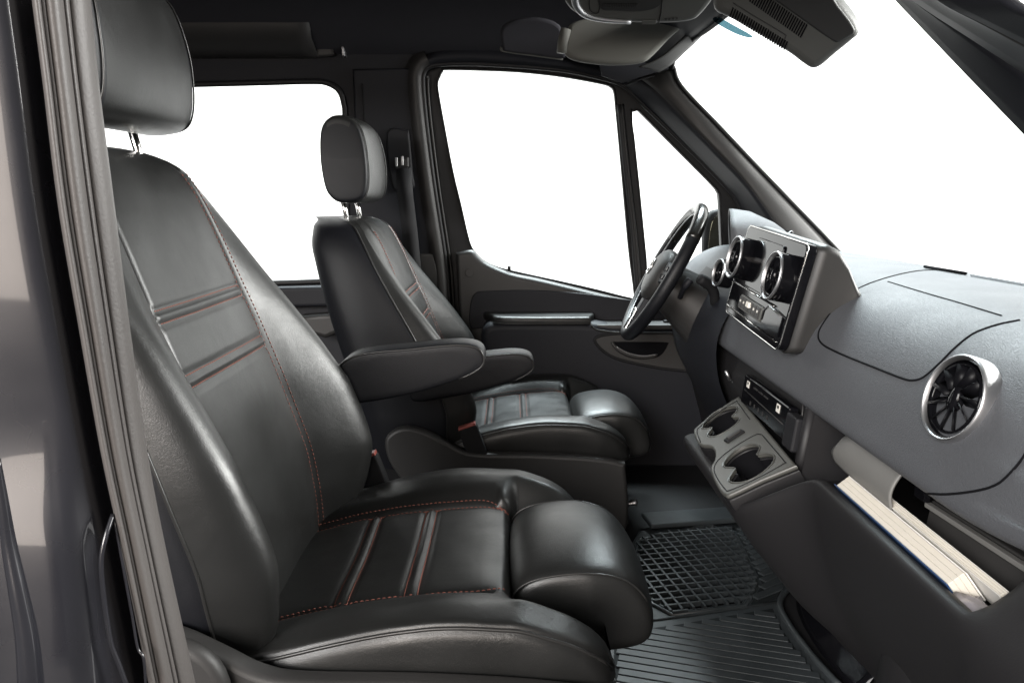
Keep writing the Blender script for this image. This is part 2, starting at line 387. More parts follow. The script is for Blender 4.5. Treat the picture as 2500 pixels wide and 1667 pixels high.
# back bulkhead side and floor
mesh('floor_panel', [(-1.5, .50, FLOOR-.006), (.95, .50, FLOOR-.006), (.95, 2.3, FLOOR-.006), (-1.5, 2.3, FLOOR-.006)], [(0, 1, 2, 3)], M['black'], van, smooth=False)
mesh('firewall', [(.93, .60, FLOOR-.01), (.93, 2.3, FLOOR-.01), (.93, 2.3, .64), (.93, .60, .64)], [(0, 1, 2, 3)], M['void'], van, smooth=False)
mesh('bulkhead', [(-1.5, .5, .04), (-1.5, 2.3, .04), (-1.5, 2.3, 1.36), (-1.5, .5, 1.36)], [(0, 1, 2, 3)], M['head'], van, smooth=False)
# near side: rear door pillar that frames the picture on the left
Lp = [(82, -40), (82, 0), (108, 200), (145, 500), (196, 800), (249, 1100), (300, 1340), (366, 1667), (376, 1710)]
Rp = [(214, -40), (218, 0), (240, 220), (276, 500), (314, 800), (356, 1100), (402, 1340), (474, 1667), (482, 1710)]
Lc, Rc = cr(Lp, 6), cr(Rp, 6)
def pillar_strip(name, prof, matr, Y0=.50):
    rings = []
    for l, r in zip(Lc, Rc):
        rings.append([U(l[0]+(r[0]-l[0])*t, l[1]+(r[1]-l[1])*t, Y0+.03*t+d*.6) for t, d in prof])
    return loft(name, rings, matr, van, closed=False, caps=False, solid=.002)
pillar_strip('outer_door_seal', cr([(0, .012), (.015, -.004), (.06, -.010), (.10, -.006), (.115, .003), (.14, -.006), (.19, -.007), (.215, .004)], 4), M['jamb'])
pillar_strip('pillar_trim', cr([(.205, .004), (.24, -.008), (.32, -.014), (.42, -.014), (.50, -.006), (.54, .001)], 5), M['jamb'])
pillar_strip('inner_door_seal', cr([(.535, .002), (.56, -.006), (.60, -.004), (.63, .003), (.66, -.002), (.72, -.004), (.86, -.003), (.96, .004), (1.0, .02)], 5), M['jamb'])
# painted body side left of it
rings = []
for i, l in enumerate(Lc):
    y = l[1]; A = U(l[0], y, .515)
    e = U(-260, y, .43)
    prof = [(.012, .010), (.0, .0), (-.0012, -.004), (-.0025, -.012), (-.004, -.018), (-.0068, -.021), (-.012, -.0230), (-.022, -.0258), (-.04, -.0305), (-.066, -.036), (-.11, -.034)]
    low = tab([(0, 0), (1000, 0), (1300, .012), (1700, .03)], y)
    rings.append([A + Vector((dx, dy - (low if dx < -.01 else 0), 0)) for dx, dy in prof])
loft('painted_body_side', rings, M['paint'], van, closed=False, caps=False, sub=1)
# striker recess ridge and outer body corner at the bottom left
tube('striker_recess_rim', cr([U(*p) for p in [(276, 1255, .497), (258, 1310, .488), (247, 1365, .484), (251, 1436, .482), (261, 1510, .480), (272, 1573, .478), (290, 1620, .478), (309, 1672, .478)]], 6), .0016, M['paint'], van, 6)
tube('striker_recess_edge', cr([U(*p) for p in [(279, 1262, .497), (300, 1380, .494), (322, 1500, .492), (336, 1580, .490), (350, 1605, .489), (356, 1672, .488)]], 5), .0010, M['paint'], van, 6)
tube('body_corner', cr([U(*p) for p in [(-8, 1120, .44), (8, 1230, .44), (22, 1330, .44), (46, 1450, .437), (66, 1560, .435), (78, 1700, .432)]], 6), [.002+.00018*i for i in range(31)], M['paint'], van, 10)
# near A-pillar, top right
N1 = [U(2120, -76, .72), U(2193, 0, .72), U(2350, 165, .72), U(2500, 321, .72), U(2600, 425, .72)]
N2 = [U(2150, -76, .655), U(2236, 0, .655), U(2370, 88, .655), U(2500, 173, .655), U(2610, 245, .655)]
N3 = [U(2220, -76, .60), U(2300, 0, .60), U(2400, 51, .60), U(2500, 102, .60), U(2620, 165, .60)]
N4 = [U(2420, -106, .55), U(2460, -20, .55), U(2500, 20, .55), U(2560, 40, .55), U(2700, 105, .55)]
strip('near_a_pillar_trim', cr(N1, 4), cr(N2, 4), .006, M['trim_dark'], van)
strip('near_a_pillar_seal', cr(N2, 4), cr(N3, 4), .008, M['trim'], van)
strip('near_a_pillar_outer', cr(N3, 4), cr(N4, 4), .0, M['trim_dark'], van)

# ================================================================== DRIVER DOOR
door = thing('driver_door', 'closed driver door with black armrest, pull handle and two panes beyond the far seat', 'van door', (.25, YW, FLOOR))
gl_main = [(1081, 174), (1096, 170), (1236, 174), (1320, 181), (1389, 190), (1465, 204), (1490, 212), (1499, 226), (1503, 262), (1516, 400), (1534, 600), (1549, 724), (1540, 728), (1460, 708), (1382, 690), (1245, 660), (1205, 648), (1180, 635), (1162, 618), (1146, 590), (1125, 500), (1106, 421), (1085, 310), (1070, 225), (1069, 200), (1074, 187)]
gl_q = [(1540, 284), (1546, 273), (1556, 270), (1568, 280), (1640, 353), (1700, 413), (1742, 456), (1751, 470), (1755, 490), (1762, 640), (1764, 690), (1640, 700), (1583, 705), (1575, 633), (1558, 460)]
Dd = -.035                                                  # the window frame lies a little outside the trim
hm, hq = cr(wps(gl_main, Dd), 3, True), cr(wps(gl_q, Dd), 3, True)
fo = wps([(1060, 900), (1050, 600), (1030, 400), (1015, 200), (1020, 150), (1060, 140), (1240, 142), (1400, 155), (1530, 195), (1600, 258), (1790, 440), (1835, 520), (1845, 900)], Dd)
df = plate('window_frame', wall, fo, [hm, hq], Dd-.02, Dd+.012, .001, M['rubber'], door, fn=lean)
for nm, h in (('window_pane', hm), ('quarter_pane', hq)):
    v = [Vector((x, YW+.045-max(0, z-.6)*LEAN, z)) for x, z in h]; mesh(nm, v, [tuple(range(len(v)))], M['glass'], door, smooth=False)
tube('glass_run_seal', [Vector((x, YW+.022-max(0, z-.6)*LEAN, z)) for x, z in hm], .003, M['rubber'], df, 8, True)
tube('quarter_pane_seal', [Vector((x, YW+.022-max(0, z-.6)*LEAN, z)) for x, z in hq], .003, M['rubber'], df, 8, True)
dv = cr(w3([(1514, 255), (1528, 400), (1546, 560), (1560, 720)], -.02), 5)
tube('divider_bar', dv, .011, M['rubber'], door, 8)
tube('divider_ridge', [p+Vector((.004, -.011, 0)) for p in (Vector(q) for q in dv)], .003, M['trim'], door, 6)
# lower door card
ct = [(1112, 618), (1150, 612), (1168, 628), (1190, 645), (1245, 668), (1310, 682), (1382, 699), (1460, 718), (1535, 735), (1640, 752), (1860, 790)]
card = cr(wps(ct, .03), 4)
card_o = card + [(card[-1][0], .07), (card[0][0]+.02, .07)]
cardo = plate('door_card', wall, card_o, [], -.045, .03, .014, M['trim'], door, res=4)
# darker inset between the sill and the armrest
ins = cr(wps([(1148, 745), (1160, 716), (1190, 710), (1300, 708), (1420, 716), (1520, 730), (1640, 748), (1700, 790), (1500, 800), (1200, 800), (1150, 800)], .03), 4, True)
plate('card_inset', wall, ins, [], .027, .034, .003, M['trim_dark'], cardo)
tube('lock_knob', [U(1243, 660, YW-.005), U(1243, 650, YW-.005)], .005, M['black'], door, 8)
plate('screw_cover', wall, circ(*wp(1146, 666, .03), .012), [], .029, .0315, .001, M['trim'], door)
# armrest block
arm = cr(wps([(1176, 860), (1174, 822), (1184, 797), (1215, 787), (1320, 786), (1440, 788), (1520, 798), (1640, 806), (1780, 812), (1800, 840), (1800, 960), (1790, 1150), (1500, 1230), (1220, 1150), (1180, 960)], .13), 4, True)
armo = plate('armrest', wall, arm, [], .02, .13, .022, M['trim_dark'], door, res=4)
A0 = wp(1197, 783, .11); A1 = wp(1437, 780, .11); za = A0[1]
fa = Frame((0, YW-.035, za), (1, 0, 0), (0, -1, 0))
plate('armrest_pad', fa, cr([(A0[0]-.004, -.02), (A0[0]+.002, .050), (A0[0]+.040, .100), (A1[0]-.022, .104), (A1[0]+.002, .086), (A1[0], -.02)], 4, True), [], -.014, .008, .007, M['leather'], door, res=4)
tube('pad_welt', cr([(A0[0]+.000, YW-.09, za-.004), (A0[0]+.038, YW-.137, za-.004), (A1[0]-.02, YW-.141, za-.004), (A1[0]+.003, YW-.124, za-.004)], 6), .0018, M['piping'], door, 6)
# switch ledge in front of the pad
sl = Frame((0, YW-.08, wp(1500, 796, .11)[1]-.004), (1, 0, 0), (0, -1, 0))
b0, b1 = wp(1450, 790, .08)[0], wp(1730, 800, .08)[0]
plate('switch_ledge', sl, rrect(b0, -.06, b1, .046, .01), [], -.01, .004, .003, M['trim'], door)
plate('switch_panel', sl, rrect(wp(1590, 790, .08)[0], -.03, b1-.01, .030, .006), [], .003, .007, .001, M['satin'], door)
s0 = wp(1632, 778, .07); box('window_switch', (s0[0], YW-.080, sl.o.z+.010), (.016, 0, 0), (0, .010, 0), (0, 0, .006), M['black'], door, .003)
box('window_switch', (s0[0]+.042, YW-.080, sl.o.z+.010), (.016, 0, 0), (0, .010, 0), (0, 0, .006), M['black'], door, .003)
tube('ledge_edge', cr(w3([(1440, 792), (1460, 806), (1520, 812), (1640, 815), (1740, 820)], .132), 5), .003, M['piping'], door, 6)
# pull-handle recess
ov = [(1452, 832), (1465, 820), (1514, 814), (1600, 813), (1701, 815), (1728, 826), (1734, 849), (1722, 882), (1697, 905), (1650, 903), (1597, 896), (1514, 878), (1473, 857)]
ovp = cr(wps(ov, .13), 4, True)
tube('handle_rim', [Vector((x, YW-.131, z)) for x, z in ovp], .0042, M['black'], door, 8, True)
hr = plate('handle_plate', wall, ovp, [], .126, .1315, .001, M['trim'], door)
cres = cr(wps([(1492, 838), (1500, 834), (1560, 834), (1626, 835), (1630, 842), (1618, 862), (1600, 873), (1570, 874), (1530, 862), (1505, 850)], .13), 4, True)
plate('handle_cup', wall, cres, [], .129, .1325, .001, M['void'], hr)
hv = cr(w3([(1494, 836), (1508, 852), (1536, 866), (1570, 872), (1604, 868)], .138), 5)
tube('release_lever', hv, [.004+.003*math.sin(math.pi*i/20) for i in range(21)], M['trim'], door, 8)
tube('lever_edge', [Vector(p)+Vector((0, -.006, .005)) for p in hv[4:]], .0014, M['satin'], door, 6)
fr_ = wp(1690, 836, .13); b = box('lock_switch', (fr_[0]-.012, YW-.133, fr_[1]), (.028, 0, 0), (0, .003, 0), (0, 0, .011), M['black'], door, .002)
for dx in (-.020, .012): box('switch_mark', (fr_[0]-.012+dx, YW-.1365, fr_[1]), (.0025, 0, 0), (0, .0008, 0), (0, 0, .003), M['label_white'], b, .0003)
# speaker-side dark line of the card towards the dash
tube('card_seam', w3([(1740, 905), (1700, 985), (1660, 1060), (1600, 1160)], .035), .002, M['black'], door, 6)
# outside mirror seen through the quarter pane
mh = cr([(1722, 640), (1719, 590), (1724, 545), (1736, 520), (1752, 512), (1775, 512), (1790, 540), (1790, 640), (1770, 672), (1735, 668)], 4, True)
mfr = Frame((0, 2.50, 0), (1, 0, 0), (0, 0, 1))
mhp = [mfr.px(*p) for p in mh]
mhh = plate('mirror_housing', mfr, mhp, [], -.05, .0, .015, M['black'], door, res=3)
mgp = cr([mfr.px(*p) for p in [(1728, 640), (1730, 590), (1735, 552), (1746, 530), (1775, 526), (1784, 560), (1784, 640), (1768, 660), (1738, 656)]], 4, True)
plate('mirror_glass', mfr, mgp, [], .001, .004, .001, M['mirror'], mhh)

# ================================================================== SEATS
def sst(a, b, x): t = max(0, min(1, (x-a)/(b-a))); return t*t*(3-2*t)
def make_seat(root, sgn, dx, yc, dz, hdx, hdz, adx, adz, kb, bn, cz_):
    """sgn = +1: inner side lies away from the camera (passenger); -1: driver"""
    def W(x, y, z): return Vector((x+dx, yc+sgn*y, z+dz))
    def Wc(x, y, z): return W(x, y, z+cz_)
    def Wb(x, y, z): return W(x, y, z if z < .3 else .3+(z-.3)*kb)
    # ---- backrest
    X0 = [(.25, -.300), (.31, -.300), (.40, -.308), (.50, -.334), (.60, -.366), (.70, -.402), (.80, -.440), (.84, -.458), (.862, -.474), (.876, -.498), (.882, -.525)]
    WD = [(.25, .205), (.31, .232), (.40, .248), (.50, .252), (.60, .245), (.70, .229), (.78, .208), (.83, .186), (.86, .158), (.876, .120), (.882, .085)]
    BB = [(.25, .030), (.31, .048), (.36, .068), (.42, .082), (.50, .078), (.57, .062), (.64, .040), (.72, .014), (.80, -.006), (.86, -.014), (.882, -.01)]
    TT = [(.25, .18), (.5, .18), (.8, .155), (.86, .13), (.882, .09)]
    YS = [(.25, .145), (.4, .145), (.6, .142), (.75, .136), (.85, .126), (.882, .07)]
    zs = sorted(set([.25, .26, .275] + list(np.linspace(.29, .86, 132)) + [.866, .872, .877, .880, .882]))
    XS = (.686, .671, .609, .594)       # cross stitch lines of the centre panel
    front, rest = [], []
    for z in zs:
        x0, wd, b, T, ys = tab(X0, z), tab(WD, z), tab(BB, z), tab(TT, z), min(tab(YS, z), tab(WD, z)*.8)
        half = [(0, 0), (.45*ys, .0005), (.86*ys, .001), (ys-.006, 0.0), (ys, -.005), (ys+.007, .002), (ys+(wd-ys)*.30, .004+.42*b), (ys+(wd-ys)*.58, .004+.86*b), (ys+(wd-ys)*.80, b), (wd-.007, .82*b-.005), (wd, .45*b-.020)]
        hs = cr(half, 5)
        ring = [(-y, x) for y, x in hs[::-1]] + hs[1:]
        rr = []
        for y, x in ring:
            if y < -ys-.004: x -= b*(1-bn)*sst(ys, wd, -y)
            if abs(y) < ys-.004:
                for q in XS: x -= .0034*math.exp(-((z-q)/.0042)**2)
                x += .003*math.exp(-((z-.6785)/.006)**2)*.6 + .003*math.exp(-((z-.6015)/.006)**2)*.6
            n = noise.noise(Vector((y*9+sgn*3, z*7, sgn*5.3)))*.0022 + noise.noise(Vector((y*30, z*22, 8*sgn)))*.0005
            rr.append(Wb(x0+x+n, y, z))
        front.append(rr)
        e = .45*b-.020
        back = cr([(wd, e), (wd+.004, e-.02), (wd+.002, -.5*T-.01), (wd-.015, -.85*T), (wd-.06, -T), (0, -T-.006), (-(wd-.06), -T), (-(wd-.015), -.85*T), (-(wd+.002), -.5*T-.01), (-(wd+.004), e-.02-b*(1-bn)), (-wd, e-b*(1-bn))], 4)
        rest.append([Wb(x0+x, y, z) for y, x in back])
    vs, fs = loftdata(front, False, False); n = len(front[0]); fs.append(tuple((len(front)-1)*n+j for j in range(n)))
    bk = mesh('backrest', vs, fs, M['leather'], root)
    vs, fs = loftdata(rest, False, False); n = len(rest[0]); fs.append(tuple((len(rest)-1)*n+j for j in range(n)))
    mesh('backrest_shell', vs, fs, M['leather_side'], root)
    for s in (0, -1):
        tube('piping', [r[s] for r in front[6:-1:2]], .0020, M['piping'], bk, 8)
    tr = bvh_of(bk)
    def hitx(y, z):
        h = tr.ray_cast(Wb(.3, y, z), Vector((-1, 0, 0))); return (h[0], h[1] if h[1].x > 0 else -h[1]) if h[0] else None
    def run(fn, name, host, **k):
        H = [h for h in fn if h]
        if len(H) > 2: stitches(name, [h[0] for h in H], [h[1] for h in H], M['thread'], host, **k)
    for s in (1, -1):
        for off in (-.0085, .0085) if s*sgn > 0 or sgn < 0 else ():
            run([hitx(s*(tab(YS, z)+off), z) for z in np.linspace(.30, .852, 90)], 'stitching', bk)
        H = [hitx(s*tab(YS, z), z) for z in np.linspace(.285, .862, 90)]
        tube('seam', [h[0]+h[1]*.0002 for h in H if h], .0013, M['thread'], bk, 5)
    for q in XS: run([hitx(y, q) for y in np.linspace(-.132, .132, 40)], 'stitching', bk, gap=.0014)
    # ---- headrest
    hx, hz = -.492+hdx, .985+hdz
    rings = []; ends = []
    NY = [(-.1302, .06), (-.1302, .35), (-.130, .62), (-.1295, .82), (-.127, .93), (-.118, .98), (-.08, 1), (0, 1.0), (.08, 1), (.118, .98), (.127, .93), (.1295, .82), (.130, .62), (.1302, .35), (.1302, .06)]
    prof = cr([(.055, -.070), (.062, -.02), (.059, .035), (.046, .078), (.018, .096), (-.016, .094), (-.042, .068), (-.050, .010), (-.047, -.050), (-.036, -.080), (-.010, -.096), (.036, -.092)], 5, True)
    for y, k in NY:
        kz = .55+.45*k if k > .5 else k*1.33
        kx = (.6+.4*k) if k > .5 else k*1.37
        c = -.10*y*y/.016*.10
        rings.append([W(hx + (px_*kx*(1 if px_ > 0 else .84)) + c - .22*(pz*.25), y*(1.0 - .10*max(0, pz*kz)/.1), hz+pz*kz) for px_, pz in prof])
    hd = loft('headrest', rings, M['leather'], root, sub=1)
    hd.data.materials.append(M['leather_side'])  # darker leather on the headrest ends: their shade put into the colour
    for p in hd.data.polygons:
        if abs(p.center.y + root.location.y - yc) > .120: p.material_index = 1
    for s in (-1, 1):
        pr = [W(hx+px_*.93*(1 if px_ > 0 else .84)-.055*pz-.004, s*(.121-.012*max(0, pz)/.1), hz+pz*.955) for px_, pz in prof]
        tube('headrest_piping', pr, .0014, M['piping'], hd, 6, True)
        tube('headrest_post', [W(hx-.020, s*.08, hz-.07), W(hx-.010, s*.08, hz-.115), W(hx-.002, s*.08, hz-.17)], .0058, M['chrome'], root, 12)
        tube('post_sleeve', [W(hx-.004, s*.08, hz-.132), W(hx-.002, s*.08, hz-.15)], .012, M['black'], root, 12)
    # ---- cushion
    ZP = [(-.36, .285), (-.30, .298), (-.22, .318), (-.12, .333), (-.04, .337), (-.014, .334), (-.004, .322), (.002, .295), (.01, .255), (.12, .25)]
    ZR = [(-.36, .292), (-.30, .310), (-.23, .332), (-.15, .352), (-.06, .362), (.0, .360), (.05, .346), (.085, .328), (.105, .308), (.116, .285)]
    WC = [(-.36, .215), (-.30, .232), (-.15, .243), (.03, .243), (.08, .236), (.105, .222), (.116, .205)]
    LXS = (-.215, -.199, -.130, -.114)
    xs = sorted(set(list(np.linspace(-.36, .08, 104)) + [-.012, -.008, -.004, -.001, .002, .006, .01, .09, .098, .105, .110, .114, .116]))
    topr, sider = [], []
    for x in xs:
        zp, zr, wc = tab(ZP, x), tab(ZR, x), tab(WC, x)
        half = [(0, zp), (.06, zp), (.112, zp-.001), (.130, zp-.004), (.136, zp-.010), (.143, zp-.002 if x < -.02 else zp+.3*(zr-zp)), (.165, zp+.62*(zr-zp)), (.190, zr-.002), (.210, zr), (wc-.006, zr-.003), (wc, zr-.010)]
        hs = cr(half, 5); ring = [(-y, z) for y, z in hs[::-1]] + hs[1:]
        rr = []
        for y, z in ring:
            if abs(y) < .134 and x < -.01:
                for q in LXS: z -= .0034*math.exp(-((x-q)/.0040)**2)
                z += .004*math.exp(-((x+.207)/.006)**2)*.5 + .004*math.exp(-((x+.122)/.006)**2)*.5
                z -= .006*math.exp(-(y/.10)**2)*math.exp(-((x+.15)/.10)**2)
            z += noise.noise(Vector((y*10, x*8, 3.7*sgn)))*.0022 + noise.noise(Vector((y*34, x*26, sgn)))*.0006
            rr.append(Wc(x, y, z))
        topr.append(rr)
        zb = tab([(-.36, .272), (-.2, .262), (0, .258), (.08, .258), (.116, .262)], x)
        e = zr-.010
        sd = cr([(wc, e), (wc+.005, e-.012), (wc+.006, (e+zb)/2), (wc, zb+.01), (wc-.02, zb), (0, zb-.002), (-(wc-.02), zb), (-wc, zb+.01), (-(wc+.006), (e+zb)/2), (-(wc+.005), e-.012), (-wc, e)], 4)
        sider.append([Wc(x, y, z) for y, z in sd])
    cu = loft('cushion', topr, M['leather'], root, closed=False, caps=False)
    vs, fs = loftdata(sider, False, False); n = len(sider[0])
    fs.append(tuple((len(sider)-1)*n+j for j in range(n)))
    mesh('cushion_side', vs, fs, M['leather'], root)
    for s in (0, -1): tube('piping', [r[s] for r in topr[8:-2:2]], .0022, M['piping'], cu, 8)
    tr2 = bvh_of(cu)
    def hitz(x, y):
        h = tr2.ray_cast(W(x, y, .6), Vector((0, 0, -1))); return (h[0], h[1] if h[1].z > 0 else -h[1]) if h[0] else None
    for s in (1, -1):
        curve = [(x, .137 - (.0 if x < -.05 else ((x+.05)/.05)**2*.018)) for x in np.linspace(-.32, -.006, 60)]
        for off in (-.008, .009):
            run([hitz(x, s*(y+off)) for x, y in curve], 'stitching', cu)
        H = [hitz(x, s*y) for x, y in curve]; tube('seam', [h[0]+h[1]*.0003 for h in H if h], .0012, M['thread'], cu, 5)
    for q in LXS: run([hitz(q, y) for y in np.linspace(-.128, .128, 40)], 'stitching', cu, gap=.0010)
    # ---- thigh support, a separate pull-out block
    prof = cr([(-.004, .262), (-.003, .300), (.004, .332), (.028, .350), (.072, .359), (.112, .358), (.147, .346), (.170, .322), (.184, .292), (.187, .268), (.180, .251), (.155, .243), (.10, .241), (.03, .242)], 4, True)
    rings = []
    for y, k in [(-.1395, .30), (-.139, .62), (-.137, .82), (-.132, .91), (-.121, .962), (-.10, .988), (-.05, 1.003), (0, 1.008), (.05, 1.003), (.10, .988), (.121, .962), (.132, .91), (.137, .82), (.139, .62), (.1395, .30)]:
        cz = .29
        tap = lambda x: 1 - .10*max(0, (x-.10)/.1)
        rings.append([Wc(.097+(x-.1)*1.0*k, .013+y*.875*tap(x), cz+(z-cz)*k - .010*(y/.14)**2) for x, z in prof])
    th = loft('thigh_support', rings, M['leather'], root, sub=1)
    for s in (-1, 1):
        tube('thigh_piping', [Wc(.097+(x-.1)*.975, .013+s*.1345*.875*(1-.10*max(0, (x-.10)/.1)), .29+(z-.29)*.925-.0105) for x, z in prof[5:30]], .0013, M['piping'], th, 6)
    # ---- armrest on the inner side
    ax, az, ay = adx, adz, .272
    prof = cr([(-.30, .500), (-.26, .546), (-.16, .560), (-.09, .567), (-.055, .562), (-.044, .545), (-.050, .527), (-.085, .507), (-.16, .482), (-.24, .466), (-.30, .460)], 5, True)
    rings = []
    for y, k in [(-.031, .84), (-.030, .92), (-.026, .97), (-.016, 1), (0, 1.01), (.016, 1), (.026, .97), (.030, .92), (.031, .84)]:
        rings.append([W(-.17+(x+.17)*(.9+.1*k)+ax, ay+y, .515+(z-.515)*k+az) for x, z in prof])
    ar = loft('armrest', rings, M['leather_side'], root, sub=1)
    for s in (-1, 1):
        tube('armrest_piping', [W(-.17+(x+.17)*.985+ax, ay+s*.0298, .515+(z-.515)*.93+az) for x, z in prof[3:36]], .0018, M['piping'], ar, 6)
    tube('armrest_hinge', [W(-.285+ax, ay-.05, .50+az), W(-.285+ax, ay+.03, .50+az)], .022, M['shell'], root, 14)
    # ---- plastic skirt, base and controls
    for s in (-1, 1):
        yy = s*.264
        sk = cr([(-.425, .335), (-.410, .360), (-.378, .371), (-.338, .362), (-.295, .340), (-.258, .320), (-.215, .312), (-.10, .310), (.02, .303), (.085, .292), (.098, .270), (.095, .12), (-.05, .115), (-.25, .12), (-.34, .19), (-.41, .28)], 4, True)
        f = Frame(W(0, yy, 0), (1, 0, 0), (0, 0, 1))
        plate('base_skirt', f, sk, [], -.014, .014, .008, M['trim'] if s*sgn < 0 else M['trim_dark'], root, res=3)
        k = Frame(W(-.28, yy, .335), (1, 0, 0), (0, 0, 1))
        q = s*sgn
        if sgn > 0 and s < 0: plate('recliner_knob', k, circ(-.055, -.03, .052, .062, 28), [], *((.012, .034) if q < 0 else (-.034, -.012)), .010, M['trim'], root, res=4)
    box('seat_box', W(-.14, 0, .13), (.22, 0, 0), (0, .215, 0), (0, 0, .09), M['black'], root, .01)
    box('cushion_pan', W(-.13, 0, .226), (.23, 0, 0), (0, .22, 0), (0, 0, .012), M['black'], root, .006)
    tube('slide_lever', cr([W(.06, .20, .16), W(.11, .205, .168), W(.135, .20, .170)], 4), [.003, .003, .003, .003, .003, .004, .006, .008, .009], M['satin'], root, 8)
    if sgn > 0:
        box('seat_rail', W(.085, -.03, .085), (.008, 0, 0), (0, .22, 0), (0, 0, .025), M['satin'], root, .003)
        box('white_strip', W(.055, -.05, .09), (.018, 0, 0), (0, .18, 0), (0, 0, .012), M['white'], root, .003)  # white box standing in for a bright patch under the seat front
    # ---- belt buckle between cushion and centre
    bq = W(-.235, .262, .335)
    ey = Vector((0, .012, 0)); ez = Vector((-.012, 0, .034)); ex = Vector((.020, 0, .007))
    bu = box('belt_buckle', bq-ez*.3, ex, ey, ez*1.3, M['black'], root, .004)
    box('release_button', bq+ez*1.02, ex*.92, ey*.8, ez*.10, M['red'], bu, .0015)
    loft('buckle_strap', [[W(-.22+a, .262-.010, z), W(-.22+a, .262+.010, z)] for a, z in ((0, .30), (.012, .25), (.02, .20))], M['belt'], root, closed=False, caps=False, solid=.006)
ps = thing('passenger_seat', 'near black leather seat with reddish stitching, its headrest cut by the top of the picture', 'seat', (-.14, 1.0, FLOOR), 'front seats of the cab')
make_seat(ps, 1, 0, 1.0, 0, 0, -.008, 0, 0, .967, .62, 0)
ds = thing('driver_seat', 'far black leather seat behind the steering wheel with its whole headrest in view', 'seat', (0, 1.9, FLOOR), 'front seats of the cab')
make_seat(ds, -1, .15, 1.9, -.060, -.03, -.045, -.06, -.027, .88, 1, .014)

# ================================================================== DASHBOARD
dash = thing('dashboard', 'grey grained dashboard with round vents, open lower tray and raised centre panel', 'dashboard', (.6, 1.45, FLOOR))
PR = [(.915, .650), (.84, .660), (.75, .665), (.66, .667), (.60, .663), (.555, .650), (.518, .628), (.492, .600), (.476, .570), (.466, .540), (.459, .510), (.455, .490), (.4565, .480), (.466, .474), (.50, .474), (.60, .478), (.75, .482)]
prs = cr(PR, 4)
rings = []
for Y in list(np.linspace(.60, 2.24, 60)):
    e = max(0, (.80-Y)/.2)
    rings.append([Vector((x + .02*e*e*(1 if z > .55 else .2), Y, z + (.020*e*e*(1 if z < .5 else 0)))) for x, z in prs])
pad = loft('dash_pad', rings, M['pad'], dash, closed=False, caps=False)
tp = bvh_of(pad)
def on(px, py, tree=None, lift=0):
    d = ray(px, py).normalized(); h = (tree or tp).ray_cast(CAMP, d)
    return (h[0] + (h[1] if h[1].dot(d) < 0 else -h[1])*lift) if h[0] else None
def ons(l, n=6, **k): return [p for p in (on(x, y, **k) for x, y in cr(l, n)) if p]
# airbag lid outline and tear slit, cut lines in the skin
tube('airbag_lid_gap', ons([(2298, 659), (2233, 663), (2160, 680), (2091, 707), (2045, 745), (2011, 788), (1998, 818), (2009, 841), (2053, 864), (2130, 895), (2202, 923), (2229, 928), (2256, 920), (2294, 887), (2332, 849), (2378, 814), (2436, 793), (2490, 782)]), .0016, M['void'], dash, 6)
tube('airbag_lid_slit', ons([(2168, 688), (2260, 716), (2350, 742), (2445, 771)]), .0013, M['void'], dash, 6)
tube('end_cap_gap', ons([(2262, 1204), (2310, 1206), (2370, 1200), (2420, 1188), (2455, 1166), (2500, 1113), (2520, 1060)]), .0014, M['void'], dash, 6)
# demister slot and bright strip by the glass
for i in range(3):
    a = Vector((.80+.014*i, 1.36, .6655-.0009*i)); tube('demister_strip', [a, a+Vector((0, -.5, -.0005))], .004, M['satin'], dash, 6)
tube('demister_slot', [Vector((.80, 1.52, .666)), Vector((.80, 1.38, .666))], .003, M['void'], dash, 6)
# round vents: turbine nozzle
def vent(c, n, R_, name='air_vent', depth=.012, upv=(0, 0, 1), nb=9, parent=dash, barrel=False):
    n = Vector(n).normalized(); u = Vector(upv); u = (u-n*u.dot(n)).normalized(); v = n.cross(u)
    def ring(r, h, k=40): return [Vector(c)+n*h+(u*math.cos(2*math.pi*j/k)+v*math.sin(2*math.pi*j/k))*r for j in range(k)]
    pr = [(R_*.99, -.012), (R_*1.0, depth*.4), (R_*.99, depth*.8), (R_*.965, depth*1.0), (R_*.925, depth*.95), (R_*.90, depth*.65), (R_*.88, depth*.2)] if not barrel else [(R_*.965, depth*.62), (R_*1.0, depth*.78), (R_*.99, depth), (R_*.93, depth*1.03), (R_*.90, depth*.85), (R_*.88, depth*.5)]
    rim = loft(name, [ring(r, h) for r, h in pr], M['satin'], parent, caps=False, sub=1)
    if barrel: loft('vent_barrel', [ring(R_*.97, -.016), ring(R_*.985, depth*.4), ring(R_*.965, depth*.7)], M['gloss'], rim, caps=False)
    loft('vent_bowl', [ring(R_*.87, depth*.5), ring(R_*.85, -.002), ring(R_*.80, -.008), ring(.002, -.009)], M['gloss'], rim, caps=False)
    loft('inner_ring', [ring(R_*.80, depth*.45), ring(R_*.77, depth*.7), ring(R_*.735, depth*.4), ring(R_*.75, -.004)], M['gloss'], rim, caps=False)
    hubs = [(.30, .16, -.006), (.31, .17, depth*.5), (.27, .13, depth*.8), (.12, .05, depth*.9), (.01, .01, depth*.92)]
    loft('vent_hub', [[Vector(c)+n*h+u*R_*a*math.cos(2*math.pi*j/28)+v*R_*b*math.sin(2*math.pi*j/28) for j in range(28)] for a, b, h in hubs], M['gloss'], rim, caps=False)
    for k in range(nb):
        a = 2*math.pi*(k+.3)/nb; d = u*math.cos(a)+v*math.sin(a); t = n.cross(d)
        p0, p1 = Vector(c)+d*R_*.24+n*.003, Vector(c)+d*R_*.76+n*.003
        hw = n*.005+t*.004
        mesh('vent_blade', [p0-hw, p0+hw, p1+hw*1.2, p1-hw*1.2], [(0, 1, 2, 3)], M['blade'], rim, solid=.0016)
    return rim
